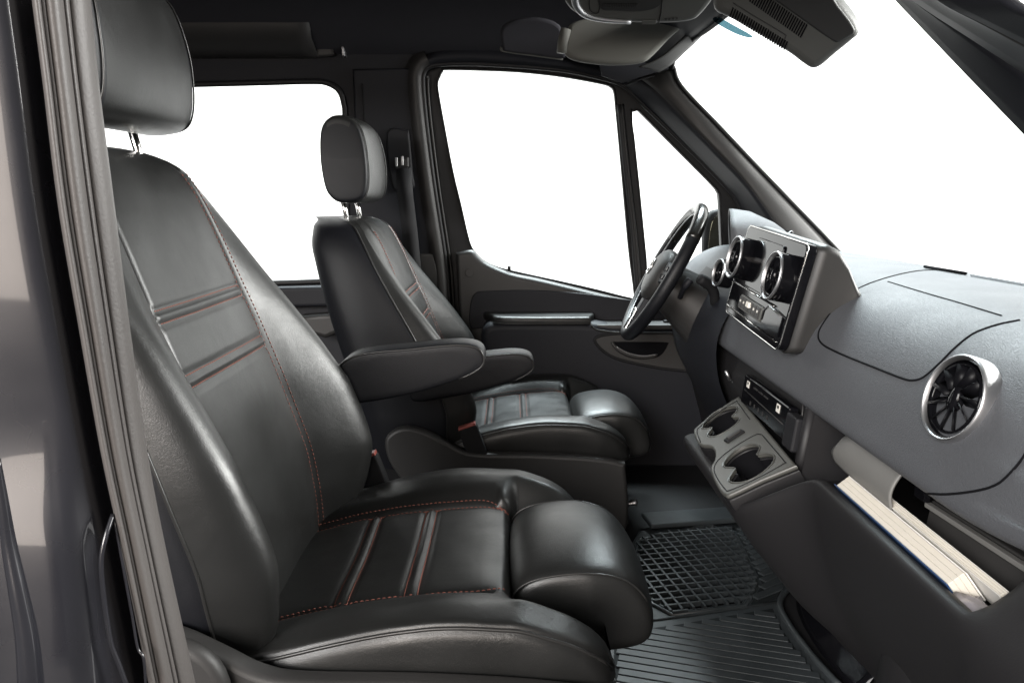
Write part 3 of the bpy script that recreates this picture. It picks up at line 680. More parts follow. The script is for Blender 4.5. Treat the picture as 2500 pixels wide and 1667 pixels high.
pc = on(2346, 974); vent(pc+Vector((-.003, -.001, 0)), (-.955, -.06, .29), .049, depth=.010, nb=11)
# ---- raised centre panel (gloss black fascia)
BL, BR, TL, TR = Vector((.431, 1.56, .573)), Vector((.431, 1.24, .554)), Vector((.465, 1.56, .735)), Vector((.461, 1.24, .738))
cf = Frame((BR+BL)/2, BR-BL, TL-BL)
cw, ch = .160, .175
def cfr(x0, y0, x1, y1, r): return rrect(x0, y0, x1, y1, r)
nz = 1 if cf.n.x < 0 else -1
fas = plate('centre_fascia', cf, rrect(-cw, 0, cw, ch, .014), [], -.014*nz, .004*nz, .003, M['gloss'], dash)
# housing behind the fascia blending into the dash
rings = []
for t, wgrow, hb, ht in [(.0, 0, .0, .0), (.016, .001, .0, 0), (.034, .003, .0, -.008), (.054, .007, .0, -.030), (.074, .013, .02, -.062), (.095, .020, .04, -.090)]:
    rr = rrect(-cw-wgrow, -.004+hb, cw+wgrow, ch+.002+ht, .014)
    rings.append([cf.at(a, b, -.014*nz) + Vector((t, 0, 0)) for a, b in rr])
loft('fascia_housing', rings, M['housing'], dash, sub=0, bevel=0)
tube('fascia_edge', [cf.at(a, b, .002*nz) for a, b in rrect(-cw, 0, cw, ch, .014)], .0013, M['chrome'], fas, 6, True)
# screen between the two vents
scr = plate('screen', cf, rrect(-.075, .068, .070, .160, .006), [], .004*nz, .0075*nz, .002, M['gloss'], fas)
tube('screen_trim', [cf.at(-.155, .062, .006*nz), cf.at(.10, .062, .006*nz)], .0016, M['chrome'], fas, 6)
for cx_ in (-.112, .112):
    vent(cf.at(cx_, .112, .018*nz), cf.n*nz, .041, 'air_vent', .014, nb=8, barrel=True)
# lower row: key strip, tray lid, chrome line
kp = plate('key_strip', cf, rrect(-.075, .024, .055, .050, .003), [], .004*nz, .008*nz, .001, M['olive'], fas)
for i in range(6):
    a = -.064+.0205*i; box('key', cf.at(a, .037, .0085*nz), cf.x*.0088, cf.y*.010, cf.n*.0012, M['trim'], kp, .001)
    box('key_mark', cf.at(a, .039, .0102*nz), cf.x*.003, cf.y*.002, cf.n*.0003, M['label_white'], kp, .0001)
box('hazard_key', cf.at(-.012, .041, .011*nz), cf.x*.008, cf.y*.005, cf.n*.003, M['label_white'], kp, .001)
plate('tray_lid', cf, [(.062, .026), (.150, .020), (.150, .052), (.080, .058), (.062, .046)], [], .004*nz, .007*nz, .001, M['gloss'], fas)
tube('tray_lid_trim', [cf.at(.062, .030, .008*nz), cf.at(.062, .047, .008*nz), cf.at(.080, .059, .008*nz), cf.at(.150, .053, .008*nz)], .0013, M['satin'], fas, 6)
tube('lower_chrome_line', [cf.at(-.150, .014, .005*nz), cf.at(.150, .012, .005*nz)], .0018, M['chrome'], fas, 6)
# driver-side vent next to the panel
vent(U(1766, 668, 1.66), (-.96, -.1, .2), .030, depth=.014, nb=6, barrel=True)
# ---- instrument hood
rings = []
arch = [(1.655, .60), (1.65, .66), (1.655, .705), (1.675, .738), (1.72, .757), (1.80, .765), (1.90, .767), (2.00, .765), (2.08, .755), (2.13, .735), (2.15, .70), (2.155, .60)]
for X, k in ((.440, 1.0), (.452, 1.0), (.50, .97), (.55, .86), (.60, .66), (.66, .35)):
    rings.append([Vector((X + .015 + .26*(Y-1.65)*max(0, 1-(X-.44)/.25) + .10*max(0, .75-z)*(1 if X < .47 else .3), Y, .60+(z-.60)*k)) for Y, z in cr(arch, 4)])
loft('instrument_hood', rings, M['pad'], dash, closed=False, caps=False, solid=.006)
box('instrument_cluster', (.615, 1.88, .665), (.006, 0, .004), (0, .19, 0), (-.02, 0, .06), M['gloss'], dash, .004)
# ---- lower dash: knee panel above and behind, tray, lower console
lo = [(.52, .476), (.53, .44), (.535, .40), (.54, .36)]
rings = [[Vector((x, Y, z)) for x, z in [(.476, .474), (.474, .455), (.468, .42), (.468, .40), (.475, .38), (.50, .30), (.53, .2), (.555, .1), (.56, FLOOR)]] for Y in (1.17, 1.3, 1.5, 1.7, 2.24)]
loft('lower_console', rings, M['lower'], dash, closed=False, caps=False)
# tray: floor, back, lip, front face
TY0, TY1 = .665, 1.150
tray = mesh('tray_floor', [(.452, TY0, .365), (.64, TY0, .372), (.64, TY1+.01, .372), (.452, TY1+.01, .365)], [(0, 1, 2, 3)], M['lower'], dash, smooth=False)
mesh('tray_back', [(.64, TY0, .37), (.64, TY1, .37), (.60, TY1, .48), (.60, TY0, .48)], [(0, 1, 2, 3)], M['black'], dash, smooth=False)
mesh('tray_far_end', [(.445, TY1+.004, .36), (.64, TY1+.004, .36), (.60, TY1+.004, .478), (.462, TY1+.004, .478)], [(0, 1, 2, 3)], M['lower'], dash, smooth=False)
rings = []
def lerp(a, b, t): return tuple(x+(y-x)*t for x, y in zip(a, b))
def sst(a, b, x): t = max(0, min(1, (x-a)/(b-a))); return t*t*(3-2*t)
for Y in list(np.linspace(.48, .70, 12)) + list(np.linspace(.72, 1.04, 9)) + list(np.linspace(1.06, 1.20, 10)) + [1.3, 1.4, 1.5, 1.54]:
    q = 1-sst(.655, .70, Y); c_ = sst(1.06, 1.185, Y)
    base_ = [(.456, .362), (.455, .392), (.450, .401), (.441, .402), (.434, .395), (.434, .365), (.446, .31), (.470, .24), (.505, .17), (.545, .09), (.56, FLOOR)]
    wing = [(.560, .545), (.515, .520), (.480, .470), (.452, .430), (.434, .395), (.430, .355), (.440, .30), (.465, .23), (.50, .16), (.545, .09), (.56, FLOOR)]
    cupf = [(.40, .325), (.39, .325), (.378, .325), (.362, .322), (.352, .314), (.355, .295), (.385, .25), (.425, .20), (.475, .14), (.53, .09), (.555, FLOOR)]
    pts = [lerp(lerp(a, b, q), c2, c_) for a, b, c2 in zip(base_, wing, cupf)]
    rings.append([Vector((x, Y, z)) for x, z in cr(pts, 4)])
loft('tray_front', rings, M['lower'], dash, closed=False, caps=False)
tube('far_post', [(.462, 1.168, .478), (.452, 1.168, .40), (.452, 1.172, .37)], .010, M['lower'], dash, 8)
for yy in (1.195, 1.215): tube('post_line', [(.466, yy, .474), (.4655, yy, .41)], .0016, M['trim'], dash, 6)
cap = [(.56, FLOOR), (.545, .09), (.505, .17), (.465, .24), (.44, .30), (.432, .355), (.440, .41), (.462, .45), (.470, .50)] + [(x+.02*(1 if z > .55 else .2), z) for x, z in prs[::-1] if z > .5 and x < .93] + [(.93, .64), (.93, FLOOR)]
capo = plate('dash_end_cap', Frame((0, .597, 0), (1, 0, 0), (0, 0, 1)), cap, [], -.004, .004, .001, M['trim'], dash)
# switch bank under the pad
sb = Frame((.460, 1.36, .432), (0, -1, 0), (.12, 0, 1))
sn = 1 if sb.n.x < 0 else -1
sk_ = plate('switch_bank', sb, rrect(-.115, -.026, .130, .030, .004), [], -.004*sn, .014*sn, .003, M['gloss'], dash)
tube('bank_line', [sb.at(-.10, .002, .0148*sn), sb.at(.118, -.002, .0148*sn)], .0011, M['trim'], sk_, 6)
for a, b, s1, s2 in ((-.085, .016, .007, .006), (.085, .016, .008, .007)):
    box('display_mark', sb.at(a, b, .0146*sn), sb.x*s1, sb.y*s2, sb.n*.0004, M['label_white'], sk_, .0001)
    box('display_gap', sb.at(a, b+.002, .0151*sn), sb.x*s1*.45, sb.y*s2*.35, sb.n*.0002, M['gloss'], sk_, .0001)
for i in range(5):
    box('icon', sb.at(-.055+.024*i, -.013, .0146*sn), sb.x*.003, sb.y*.0035, sb.n*.0003, M['trim'], sk_, .0001)
for i in range(3): box('slider', sb.at(-.04+.03*i, .018, .0148*sn), sb.x*.011, sb.y*.0012, sb.n*.0006, M['trim'], sk_, .0001)
box('bank_end', sb.at(.155, -.004, .008*sn), sb.x*.022, sb.y*.028, sb.n*.010, M['shell'], dash, .004)
# small levers beside the column
for p, q in (((1772, 905), (1782, 928)), ((1790, 930), (1800, 948))):
    tube('hood_release', [U(*p, 1.62), U(*q, 1.62)], .0035, M['satin'], dash, 8)
# ---- cup holder panel
cp = Frame((.45, 1.345, .402), (0, -1, 0), (.105, 0, .062))
cn = 1 if cp.n.z > 0 else -1
co = [cp.px(*p) for p in [(1805, 968), (1770, 990), (1730, 1020), (1700, 1044), (1694, 1056), (1707, 1085), (1736, 1091), (1746, 1106), (1744, 1125), (1735, 1143), (1740, 1165), (1756, 1196), (1770, 1209), (1784, 1208), (1860, 1172), (1946, 1137), (1900, 1082), (1850, 1022)]]
h1 = [cp.px(1650+x/3.485, 850+y/3.485) for x, y in [(228, 685), (245, 640), (300, 580), (380, 525), (460, 500), (515, 500), (528, 520), (510, 555), (480, 588), (520, 590), (545, 600), (530, 635), (480, 680), (410, 725), (340, 755), (290, 755), (275, 735), (300, 700), (310, 680), (270, 688)]]
h2 = [cp.px(1650+x/3.485, 850+y/3.485) for x, y in [(410, 1000), (425, 960), (480, 900), (560, 850), (640, 823), (700, 828), (718, 850), (705, 890), (695, 912), (770, 902), (830, 912), (842, 940), (825, 985), (760, 1050), (680, 1105), (590, 1142), (500, 1150), (460, 1135), (462, 1105), (490, 1060), (510, 1032), (480, 1020), (430, 1020)]]
h1, h2 = cr(h1, 3, True), cr(h2, 3, True)
cpo = cr(co[:-3], 3) + [co[-3], co[-2], co[-1]]
cup = plate('cup_panel', cp, cpo, [h1, h2], -.007*cn, .002*cn, .004, M['olive'], dash, res=3)
for h in (h1, h2):
    cx_ = sum(a for a, _ in h)/len(h); cy_ = sum(b for _, b in h)/len(h)
    r1 = [cp.at(a, b, -.010*cn) for a, b in h]; r2 = [cp.at(cx_+(a-cx_)*.96, cy_+(b-cy_)*.96, -.07*cn) for a, b in h]
    vs, fs = loftdata([r1, r2], True, False); fs.append(tuple(range(len(h), 2*len(h)))); mesh('cup_well', vs, fs, M['void'], cup)
    tube('cup_rim', [cp.at(a, b, .0015*cn) for a, b in h], .0014, M['olive'], cup, 6, True)
for l in ([(1800, 981), (1765, 1002), (1715, 1040), (1703, 1055), (1712, 1082)], [(1860, 1063), (1845, 1064), (1800, 1090), (1760, 1120), (1745, 1144), (1752, 1168), (1772, 1196), (1784, 1199), (1850, 1170), (1914, 1135), (1916, 1128), (1880, 1085), (1862, 1064)], [(1800, 981), (1832, 1026)]):
    tube('inlay_gap', [cp.at(*cp.px(x, y), .0022*cn) for x, y in cr(l, 4)], .0010, M['black'], cup, 5)
sw = cp.px(1795, 1068); ob = Frame(cp.at(*sw), cp.at(*cp.px(1815, 1055))-cp.at(*cp.px(1776, 1080)), cp.n)
dirx = (cp.at(*cp.px(1815, 1055))-cp.at(*cp.px(1776, 1080))).normalized(); diry = cp.n.cross(dirx)
box('rocker_frame', cp.at(*sw, .003*cn), dirx*.019, diry*.0085, cp.n*.003, M['black'], cup, .002)
box('rocker_switch', cp.at(*sw, .006*cn), dirx*.014, diry*.005, cp.n*.003, M['trim'], cup, .002)
plate('cup_panel_skirt', cp, cpo, [h1, h2], -.030*cn, -.0075*cn, .003, M['lower'], dash)
# wheel-arch column by the door and step rail
rings = []
for z, r in ((FLOOR-.004, .11), (.12, .105), (.20, .10), (.30, .10)):
    rings.append([Vector((.60+r*1.3*math.cos(q), .86+.12*math.sin(q)*1.4, z)) for q in [2*math.pi*k/28 for k in range(28)]])
loft('wheel_arch_cover', rings, M['lower'], dash)

# ================================================================== STEERING WHEEL
sc_ = Vector((.366, 1.9, .618)); sn_ = Vector((-.868, .075, .478)).normalized(); su = Vector((.482, 0, .876)); su = (su-sn_*su.dot(sn_)).normalized(); sy = su.cross(sn_)*-1
sw_ = thing('steering_wheel', 'black leather steering wheel with silver trimmed lower spoke in front of the far seat', 'steering wheel', sc_)
def ring_pts(r, a0, a1, n, h=0): return [sc_+sn_*h+(su*math.cos(R(a0+(a1-a0)*k/n))+sy*math.sin(R(a0+(a1-a0)*k/n)))*r for k in range(n+1)]
RW = .171
tube('rim', ring_pts(RW, 0, 360, 64)[:-1], .0158, M['gloss'] if False else M['leather_side'], sw_, 14, True)
tube('rim_top_cover', ring_pts(RW, -58, 58, 28), .0164, M['wheelgloss'], sw_, 14)
tube('rim_seam', ring_pts(RW-.0155, 0, 360, 64, .006)[:-1], .0016, M['satin'], sw_, 6, True)
hubr = []
for h, k in ((-.03, .7), (-.01, .95), (.008, 1.0), (.022, .86), (.030, .55), (.032, .1)):
    hubr.append([sc_+sn_*h+su*(.066*k*math.cos(q)*(1 if math.cos(q) > 0 else 1.15)-.006)+sy*.080*k*math.sin(q) for q in [2*math.pi*j/32 for j in range(32)]])
loft('airbag_hub', hubr, M['trim'], sw_, sub=1)
for a in (-90, 90, 180):
    d = su*math.cos(R(a))+sy*math.sin(R(a)); t = sn_.cross(d); wd = .026 if a != 180 else .024
    sp = loft('spoke', [[sc_+d*r+t*wd*k*f+sn_*(h) for f, h in ((-1, -.006), (-.9, .010), (.9, .010), (1, -.006), (.8, -.012), (-.8, -.012))] for r, k in ((.05, 1.25), (.09, 1.0), (.14, .9), (.172, 1.15))], M['trim_dark'], sw_, bevel=.003)
    if a != 180:
        for s in (-1, 1): box('spoke_button', sc_+d*.105+t*s*.010+sn_*.0115, d*.020, t*.006, sn_*.003, M['gloss'], sp, .002)
    else:
        box('spoke_trim', sc_+d*.135+sn_*.0115, d*.030, t*.018, sn_*.0025, M['chrome'], sp, .002)
# star-in-ring emblem on the hub
em = tube('hub_emblem', [sc_+sn_*.033+(su*math.cos(q)+sy*math.sin(q))*.020 for q in [2*math.pi*k/32 for k in range(32)]], .0018, M['chrome'], sw_, 6, True)
for a in (0, 120, 240): tube('emblem_ray', [sc_+sn_*.033, sc_+sn_*.033+(su*math.cos(R(a))+sy*math.sin(R(a)))*.020], [.0028, .0006], M['chrome'], em, 6)
col = []
for s_, a, b in ((.012, .050, .055), (.03, .058, .062), (.06, .066, .066), (.10, .074, .07), (.16, .085, .074), (.22, .10, .08), (.30, .13, .09)):
    col.append([sc_-sn_*s_+su*(a*math.cos(q)-.018-.05*(s_/.3))+sy*b*math.sin(q) for q in [2*math.pi*j/24 for j in range(24)]])
loft('column_shroud', col, M['trim'], sw_, sub=1)
tube('stalk', cr([U(1752, 745, 1.80), U(1746, 738, 1.77), U(1742, 712, 1.755), U(1728, 693, 1.745), U(1708, 680, 1.735)], 5), [.010]*3+[.0115]*12+[.013]*5+[.011], M['black'], sw_, 12)
tube('wiper_stalk', cr([U(1660, 726, 1.80), U(1672, 700, 1.77), U(1686, 682, 1.765)], 5), [.006]*5+[.009]*6, M['trim_dark'], sw_, 10)
# knee cover under the column
rings = []
for Y in (1.66, 1.72, 1.85, 2.0, 2.14):
    b = .02*(1-((Y-1.9)/.25)**2)
    rings.append([Vector((x-b, Y, z)) for x, z in cr([(.52, .62), (.47, .56), (.445, .50), (.445, .44), (.46, .38), (.50, .30), (.55, .2)], 3)])
loft('knee_cover', rings, M['trim_dark'], dash, closed=False, caps=False)

# ================================================================== ROOF FITTINGS
vz = thing('sun_visor', 'grey folded sun visor hanging under the headliner beyond the overhead console', 'sun visor', U(1480, 100, 1.86))
vf = Frame(U(1480, 100, 1.86), (1, 0, 0), (0, .12, 1))
vn = 1 if vf.n.y < 0 else -1
plate('visor_flap', vf, cr([vf.px(*p) for p in [(1377, 134), (1375, 118), (1384, 80), (1396, 62), (1440, 52), (1560, 50), (1640, 50), (1664, 66), (1630, 100), (1585, 146), (1560, 158), (1515, 163), (1465, 162), (1415, 155), (1388, 146)]], 4, True), [], 0, .022*vn, .010, M['visor'], vz, res=4)
tube('visor_hinge', [U(1382, 72, 1.84), U(1374, 104, 1.84), U(1372, 130, 1.84)], .012, M['visor'], vz, 10)
plate('visor_fold', Frame(U(1600, 110, 1.90), (1, 0, 0), (0, .12, 1)), [], [], 0, .01, .001, M['visor'], vz) if False else None
strip('visor_edge', [U(*p, 1.885) for p in cr([(1700, 62), (1672, 88), (1630, 128), (1596, 150), (1560, 164)], 4)], [U(*p, 1.93) for p in cr([(1745, 48), (1712, 88), (1668, 130), (1640, 156), (1608, 176)], 4)], .004, M['coverdark'], vz)
dvz = thing('stowed_visor', 'black sun visor folded flat against the headliner above the far door', 'sun visor', U(1300, 110, 2.02))
f2 = Frame(U(1300, 110, 2.02), (1, 0, 0), (0, -.55, 1))
n2 = 1 if f2.n.y < 0 else -1
plate('visor_flap', f2, cr([f2.px(*p) for p in [(1226, 112), (1238, 124), (1300, 132), (1372, 140), (1378, 120), (1366, 60), (1300, 40), (1228, 60)]], 4, True), [], 0, .016*n2, .007, M['head'], dvz)
tube('visor_trim', [f2.at(*f2.px(x, y), .010*n2) for x, y in cr([(1224, 112), (1230, 121), (1300, 131), (1374, 141)], 4)], .0035, M['visor'], dvz, 6)
oc = thing('overhead_console', 'grey overhead console with reading lamp and bright curved rim at the top edge', 'console', U(1560, 10, 1.58))
of = Frame(U(1560, 20, 1.58), (1, 0, 0), (0, -.75, .66))
on_ = 1 if of.n.z < 0 else -1
op_ = cr([of.px(*p) for p in [(1372, -60), (1376, 0), (1390, 26), (1412, 42), (1452, 54), (1520, 60), (1588, 63), (1650, 62), (1690, 56), (1712, 42), (1745, 0), (1770, -60)]], 4)
cb = plate('console_body', of, op_, [], -.05*on_, 0, .014, M['cover'], oc, res=4)
tube('console_rim', [of.at(*of.px(x, y), .002*on_) for x, y in cr([(1402, -40), (1404, 0), (1412, 20), (1430, 36), (1470, 47), (1540, 53)], 5)], [.009-.0002*i for i in range(26)], M['satin'], oc, 8)
lp = cr([of.px(*p) for p in [(1466, 20), (1500, 26), (1560, 28), (1600, 20), (1618, 2), (1622, -30), (1470, -30)]], 4, True)
plate('lamp_recess', of, lp, [], -.002*on_, .0015*on_, .001, M['coverdark'], cb)
for k in range(20):
    x, y = of.px(1474+4.2*k, 12); box('lamp_rib', of.at(x, y, .003*on_), of.x*.0009, of.y*.004, of.n*.0012, M['coverdark'], cb, .0003)
tube('console_gap', [of.at(*of.px(x, y), .0006*on_) for x, y in [(1618, -20), (1614, 30), (1608, 58)]], .0014, M['black'], cb, 5)
tube('lamp_outline', [of.at(*of.px(x, y), .0008*on_) for x, y in cr([(1440, -20), (1440, 24), (1462, 30), (1464, -20)], 3)], .0010, M['black'], cb, 5)
bt = rrect(*of.px(1566, 58), *of.px(1603, 48), .0015)
plate('console_key', of, bt, [], 0, .003*on_, .001, M['cover'], cb)
for k in range(4):
    x, y = of.px(1625+9*k, 47-k*.8); box('icon', of.at(x, y, .0012*on_), of.x*.0022, of.y*.002, of.n*.0006, M['coverdark'], cb, .0002)
# sensor cover on the windscreen
sc2 = thing('sensor_cover', 'large slotted grey plastic sensor cover hanging from the top of the windscreen', 'sensor cover', U(1900, 80, 1.28))
sf = Frame(U(1880, 60, 1.28), U(1925, 136, 1.28)-U(1741, 31, 1.28), (0, -.55, .83))
s2 = 1 if sf.n.dot(U(1880, 60, 1.28)-CAMP) < 0 else -1
so = cr([sf.px(*p) for p in [(1748, -80), (1744, -20), (1742, 30), (1790, 56), (1860, 97), (1925, 136), (1960, 162), (1982, 174), (2004, 168), (2040, 138), (2082, 104), (2097, 88), (2092, 62), (2060, 20), (2030, -10), (1990, -60), (1950, -100)]], 4, True)
cv = plate('cover_body', sf, so, [], -.05*s2, 0, .016, M['cover'], sc2, res=4)
du = cr([sf.px(*p) for p in [(1800, -80), (1860, -22), (1920, 20), (1985, 66), (2030, 97), (2046, 102), (2066, 92), (2086, 78), (2078, 56), (2046, 14), (1990, -50)]], 4, True)
plate('cover_upper', sf, du, [], -.004*s2, .004*s2, .003, M['coverdark'], sc2)
def slots(p0, p1, h, n, lean_=0):
    A, B = Vector(sf.px(*p0)), Vector(sf.px(*p1)); d = (B-A).normalized(); up = Vector((-d.y, d.x))
    if up.y < 0: up = -up
    dd = (up + d*lean_).normalized()
    for k in range(n):
        c = A.lerp(B, k/(n-1)); L = h
        D = sf.x*dd.x+sf.y*dd.y; T = sf.x*d.x+sf.y*d.y
        box('louvre_slot', sf.at(c.x, c.y, .0006*s2), T*((B-A).length/(n-1)*.26), D*L, sf.n*.0012, M['void'], cv, .0004)
slots((1786, 30), (1918, 112), .0070, 24, -.25)
slots((1838, -12), (1962, 76), .0105, 24, -.25)
slots((1955, -8), (2020, 30), .010, 10, -.25)
tube('badge_outline', [sf.at(*sf.px(x, y), .0006*s2) for x, y in cr([(1790, 8), (1850, 45), (1912, 82), (1918, 90), (1908, 104), (1896, 102), (1850, 76), (1800, 46)], 4)], .0009, M['coverdark'], cv, 5)
tint = Frame(U(1775, 62, 1.36), U(1925, 136, 1.36)-U(1741, 31, 1.36), (0, -.55, .83))
plate('camera_shade', tint, cr([tint.px(*p) for p in [(1742, 52), (1752, 42), (1790, 62), (1836, 88), (1826, 92), (1790, 80)]], 3, True), [], -.001, .001, .0005, M['shade_band'], sc2)

# ================================================================== FLOOR MAT
fm = thing('floor_mat', 'dark rubber floor mat with square grid panel and slanted ribs in the footwell', 'floor mat', (.45, 1.35, FLOOR))
ZF = FLOOR
def g(px, py, z=ZF): p = GZ(px, py, z); return (p.x, p.y)
gf = Frame((0, 0, ZF), (1, 0, 0), (0, 1, 0))
mo = [g(*p) for p in [(1480, 1700), (1488, 1550), (1500, 1400), (1560, 1300), (1760, 1248), (1830, 1275), (1960, 1395), (1930, 1432), (1903, 1476), (1928, 1532), (1983, 1606), (2050, 1680), (2060, 1720)]]
matb = plate('mat_sheet', gf, mo, [], -.003, .004, .002, M['matrubber'], fm)
M['matgap'] = mat('mat_gap', (.010, .012, .013), .7, spec=.2)
oc_ = [g(*p) for p in [(1560, 1325), (1720, 1290), (1785, 1300), (1800, 1330), (1845, 1428), (1842, 1442), (1818, 1486), (1640, 1508), (1590, 1480), (1540, 1400)]]
tube('grid_border', [Vector((x, y, ZF+.006)) for x, y in oc_], .0045, M['matrubber'], fm, 6, True)
tube('grid_border', [Vector((sum(p[0] for p in oc_)/10+(x-sum(p[0] for p in oc_)/10)*.955, sum(p[1] for p in oc_)/10+(y-sum(p[1] for p in oc_)/10)*.955, ZF+.006)) for x, y in oc_], .0028, M['matrubber'], fm, 6, True)
def inside(x, y, poly):
    r = False; j = len(poly)-1
    for i in range(len(poly)):
        if (poly[i][1] > y) != (poly[j][1] > y) and x < (poly[j][0]-poly[i][0])*(y-poly[i][1])/(poly[j][1]-poly[i][1])+poly[i][0]: r = not r
        j = i
    return r
def hatch(p0, d, step, poly, n=60):
    """spans of parallel lines clipped to a polygon"""
    d = Vector(d).normalized(); e = Vector((-d.y, d.x)); out = []
    for k in range(-n, n):
        o = Vector(p0)+e*step*k; run_ = None
        for t in np.arange(-.8, .8, .006):
            q = o+d*t; i_ = inside(q.x, q.y, poly)
            if i_ and run_ is None: run_ = q
            if not i_ and run_ is not None:
                if (q-run_).length > .02: out.append((run_, q))
                run_ = None
    return out
ctr = Vector((sum(p[0] for p in oc_)/10, sum(p[1] for p in oc_)/10))
ga = Vector(g(1817, 1485)) - Vector(g(1642, 1506)); gb = Vector(g(1842, 1430)) - Vector(g(1770, 1310))
plate('grid_floor', gf, oc_, [], .0042, .0048, .0002, M['void'], fm)
for i, (dv_, st) in enumerate(((ga, .0225), (Vector((-ga.y, ga.x)), .0225))):
    for a, b in hatch(ctr, dv_, st, oc_):
        m = (a+b)/2; h = (b-a)/2; e = Vector((-h.y, h.x)).normalized()
        box('grid_rib', (m.x, m.y, ZF+.008), (h.x, h.y, 0), (e.x*.0022, e.y*.0022, 0), (0, 0, .0058-.0003*i), M['matrubber'], fm, 0)
# slanted ribs in the near part and on the right
plate('rib_floor', gf, [g(*p) for p in [(1496, 1700), (1500, 1550), (1650, 1530), (1886, 1490), (1911, 1545), (1961, 1615), (2028, 1695)]], [], .0041, .0046, .0002, M['matgap'], fm)
p1 = [g(*p) for p in [(1500, 1700), (1505, 1555), (1650, 1535), (1880, 1495), (1905, 1545), (1955, 1615), (2020, 1690)]]
d1 = Vector(g(1880, 1600))-Vector(g(1520, 1545))
for a, b in hatch(p1[0], d1, .019, p1):
    m = (a+b)/2; h = (b-a)/2; e = Vector((-h.y, h.x)).normalized()
    box('mat_rib', (m.x, m.y, ZF+.0048), (h.x, h.y, 0), (e.x*.0080, e.y*.0080, 0), (0, 0, .0030), M['matrubber'], fm, .0008)
plate('rib_floor', gf, [g(*p) for p in [(1796, 1300), (1830, 1286), (1950, 1395), (1917, 1433), (1898, 1466), (1830, 1484), (1860, 1430)]], [], .0041, .0046, .0002, M['matgap'], fm)
p2 = [g(*p) for p in [(1800, 1300), (1830, 1290), (1945, 1395), (1915, 1430), (1895, 1462), (1832, 1480), (1862, 1430)]]
d2 = Vector(g(1930, 1385))-Vector(g(1850, 1415))
for a, b in hatch(p2[0], d2, .019, p2):
    m = (a+b)/2; h = (b-a)/2; e = Vector((-h.y, h.x)).normalized()
    box('mat_rib', (m.x, m.y, ZF+.0048), (h.x, h.y, 0), (e.x*.0080, e.y*.0080, 0), (0, 0, .0030), M['matrubber'], fm, .0008)
tube('mat_seam', [Vector((*g(*p), ZF+.005)) for p in [(1495, 1540), (1560, 1524), (1700, 1505), (1900, 1474)]], .003, M['matrubber'], fm, 6)
tube('mat_edge', cr([Vector((*g(*p), ZF+.004)) for p in [(1960, 1395), (1930, 1432), (1903, 1476), (1928, 1532), (1983, 1606), (2050, 1680)]], 6), .006, M['matrubber'], fm, 8)
box('foot_plate', GZ(1700, 1262, ZF+.02), (.12, .02, 0), (-.006, .035, 0), (0, 0, .006), M['matrubber'], fm, .004)
# entry step rail beside the mat
st = thing('step_rail', 'glossy black curved step rail at the edge of the rubber mat', 'step trim', (.6, 1.2, FLOOR))
A = cr([Vector((*g(*p), ZF+.004)) for p in [(1985, 1412), (1955, 1440), (1945, 1476), (1962, 1530), (2010, 1606), (2090, 1700)]], 6)
B = [Vector((p[0]+.03, p[1], ZF+.04)) for p in A]; C_ = [Vector((p[0]+.06, p[1], ZF+.015)) for p in A]
strip('rail_face', A, B, .004, M['gloss'], st); strip('rail_back', B, C_, .0, M['trim_dark'], st)
tube('rail_edge', [Vector(p)+Vector((0, 0, .003)) for p in B], .003, M['gloss'], st, 8)

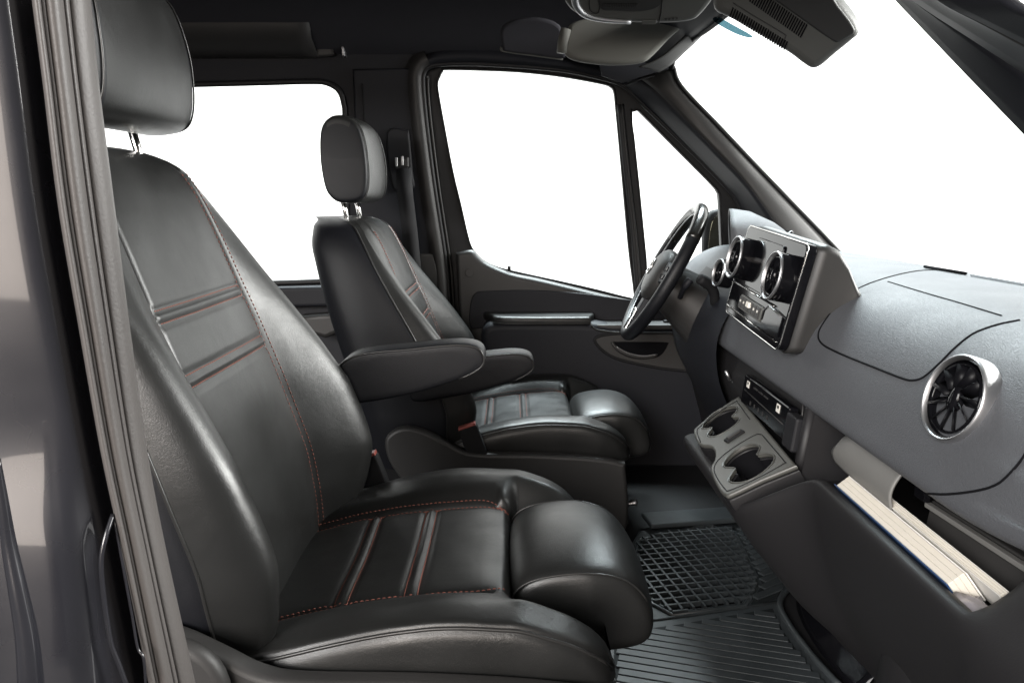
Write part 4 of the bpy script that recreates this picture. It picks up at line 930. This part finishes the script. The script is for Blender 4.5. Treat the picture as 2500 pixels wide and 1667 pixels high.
# ================================================================== THINGS IN THE TRAY
def booklet(name, label, cat, Y0, Y1, x, zt, th, h, cover):
    """a booklet standing in the tray with its fore-edge up"""
    t = thing(name, label, cat, (x, (Y0+Y1)/2, .372)); ly = (Y1-Y0)/2; ez = Vector((-.6, 0, .8)); ex = Vector((.8, 0, .6)); c = Vector((x, (Y0+Y1)/2, zt))+ex*th/2-ez*h/2
    k = 3
    for i in range(k):                                              # signatures of pages, slightly uneven
        d = random.uniform(-.0012, .0008)
        box('page_block', c+ex*th*.84*((i+.5)/k-.5)+ez*d+Vector((0, random.uniform(-.0015, .0015), 0)), ex*th*.42/k, Vector((0, ly, 0)), ez*h/2, M['pages'], t, .0008)
    box('cover', c-ex*th*.47, ex*th*.035, Vector((0, ly+.002, 0)), ez*(h/2+.001), cover, t, .0004)
    box('cover', c+ex*th*.47, ex*th*.035, Vector((0, ly+.002, 0)), ez*(h/2-.001), M['whitepaper'], t, .0004)
    return t
booklet('manual', 'thick cream-paged manual with a blue cover standing in the open dash tray', 'book', .752, 1.035, .449, .405, .024, .040, M['bluecover'])
booklet('booklet', 'thin pale booklet standing behind the thick manual in the dash tray', 'book', .70, 1.015, .470, .421, .010, .045, M['whitepaper'])
fl = thing('tray_flap', 'grey plastic flap panel hanging under the dash above the books', 'flap', (.50, 1.0, .44))
rings = []
for Y in (.915, .92, 1.05, 1.085, 1.095):
    k = 1 if Y < 1.06 else (.8 if Y < 1.09 else .5)
    rings.append([Vector((.470+dx, Y, .430+dz*k)) for dx, dz in cr([(.0, -.012), (-.003, .008), (.003, .026), (.014, .040), (.03, .046)], 4)])
loft('flap_panel', rings, M['greyflap'], fl, closed=False, caps=False, solid=.003)
lf = thing('leaflet_folder', 'dark leaflet folder with a pale edge wedged at the near end of the tray', 'folder', (.50, .80, .40))
box('folder_body', (.514, .79, .412), (.006, 0, 0), (0, .115, -.006), (.004, 0, .03), M['trim'], lf, .002)
box('folder_edge', (.505, .80, .437), (.004, 0, 0), (0, .100, -.005), (0, 0, .003), M['greyflap'], lf, .001)
box('folder_tag', (.500, .905, .444), (.004, 0, 0), (0, .012, 0), (0, 0, .007), M['gloss'], lf, .001)
bg = thing('plastic_bag', 'crumpled clear plastic bag end sticking out beside the manual', 'bag', (.47, .70, .375))
rings = []
for i, Y in enumerate(np.linspace(.675, .745, 9)):
    rings.append([Vector((.462+.022*math.cos(q)*(1+.35*noise.noise(Vector((q*2, Y*60, 0)))), Y, .388+.012*math.sin(q)*(1+.5*noise.noise(Vector((q*3, Y*70, 4)))))) for q in [2*math.pi*k/20 for k in range(20)]])
loft('bag_film', rings, M['bag'], bg)
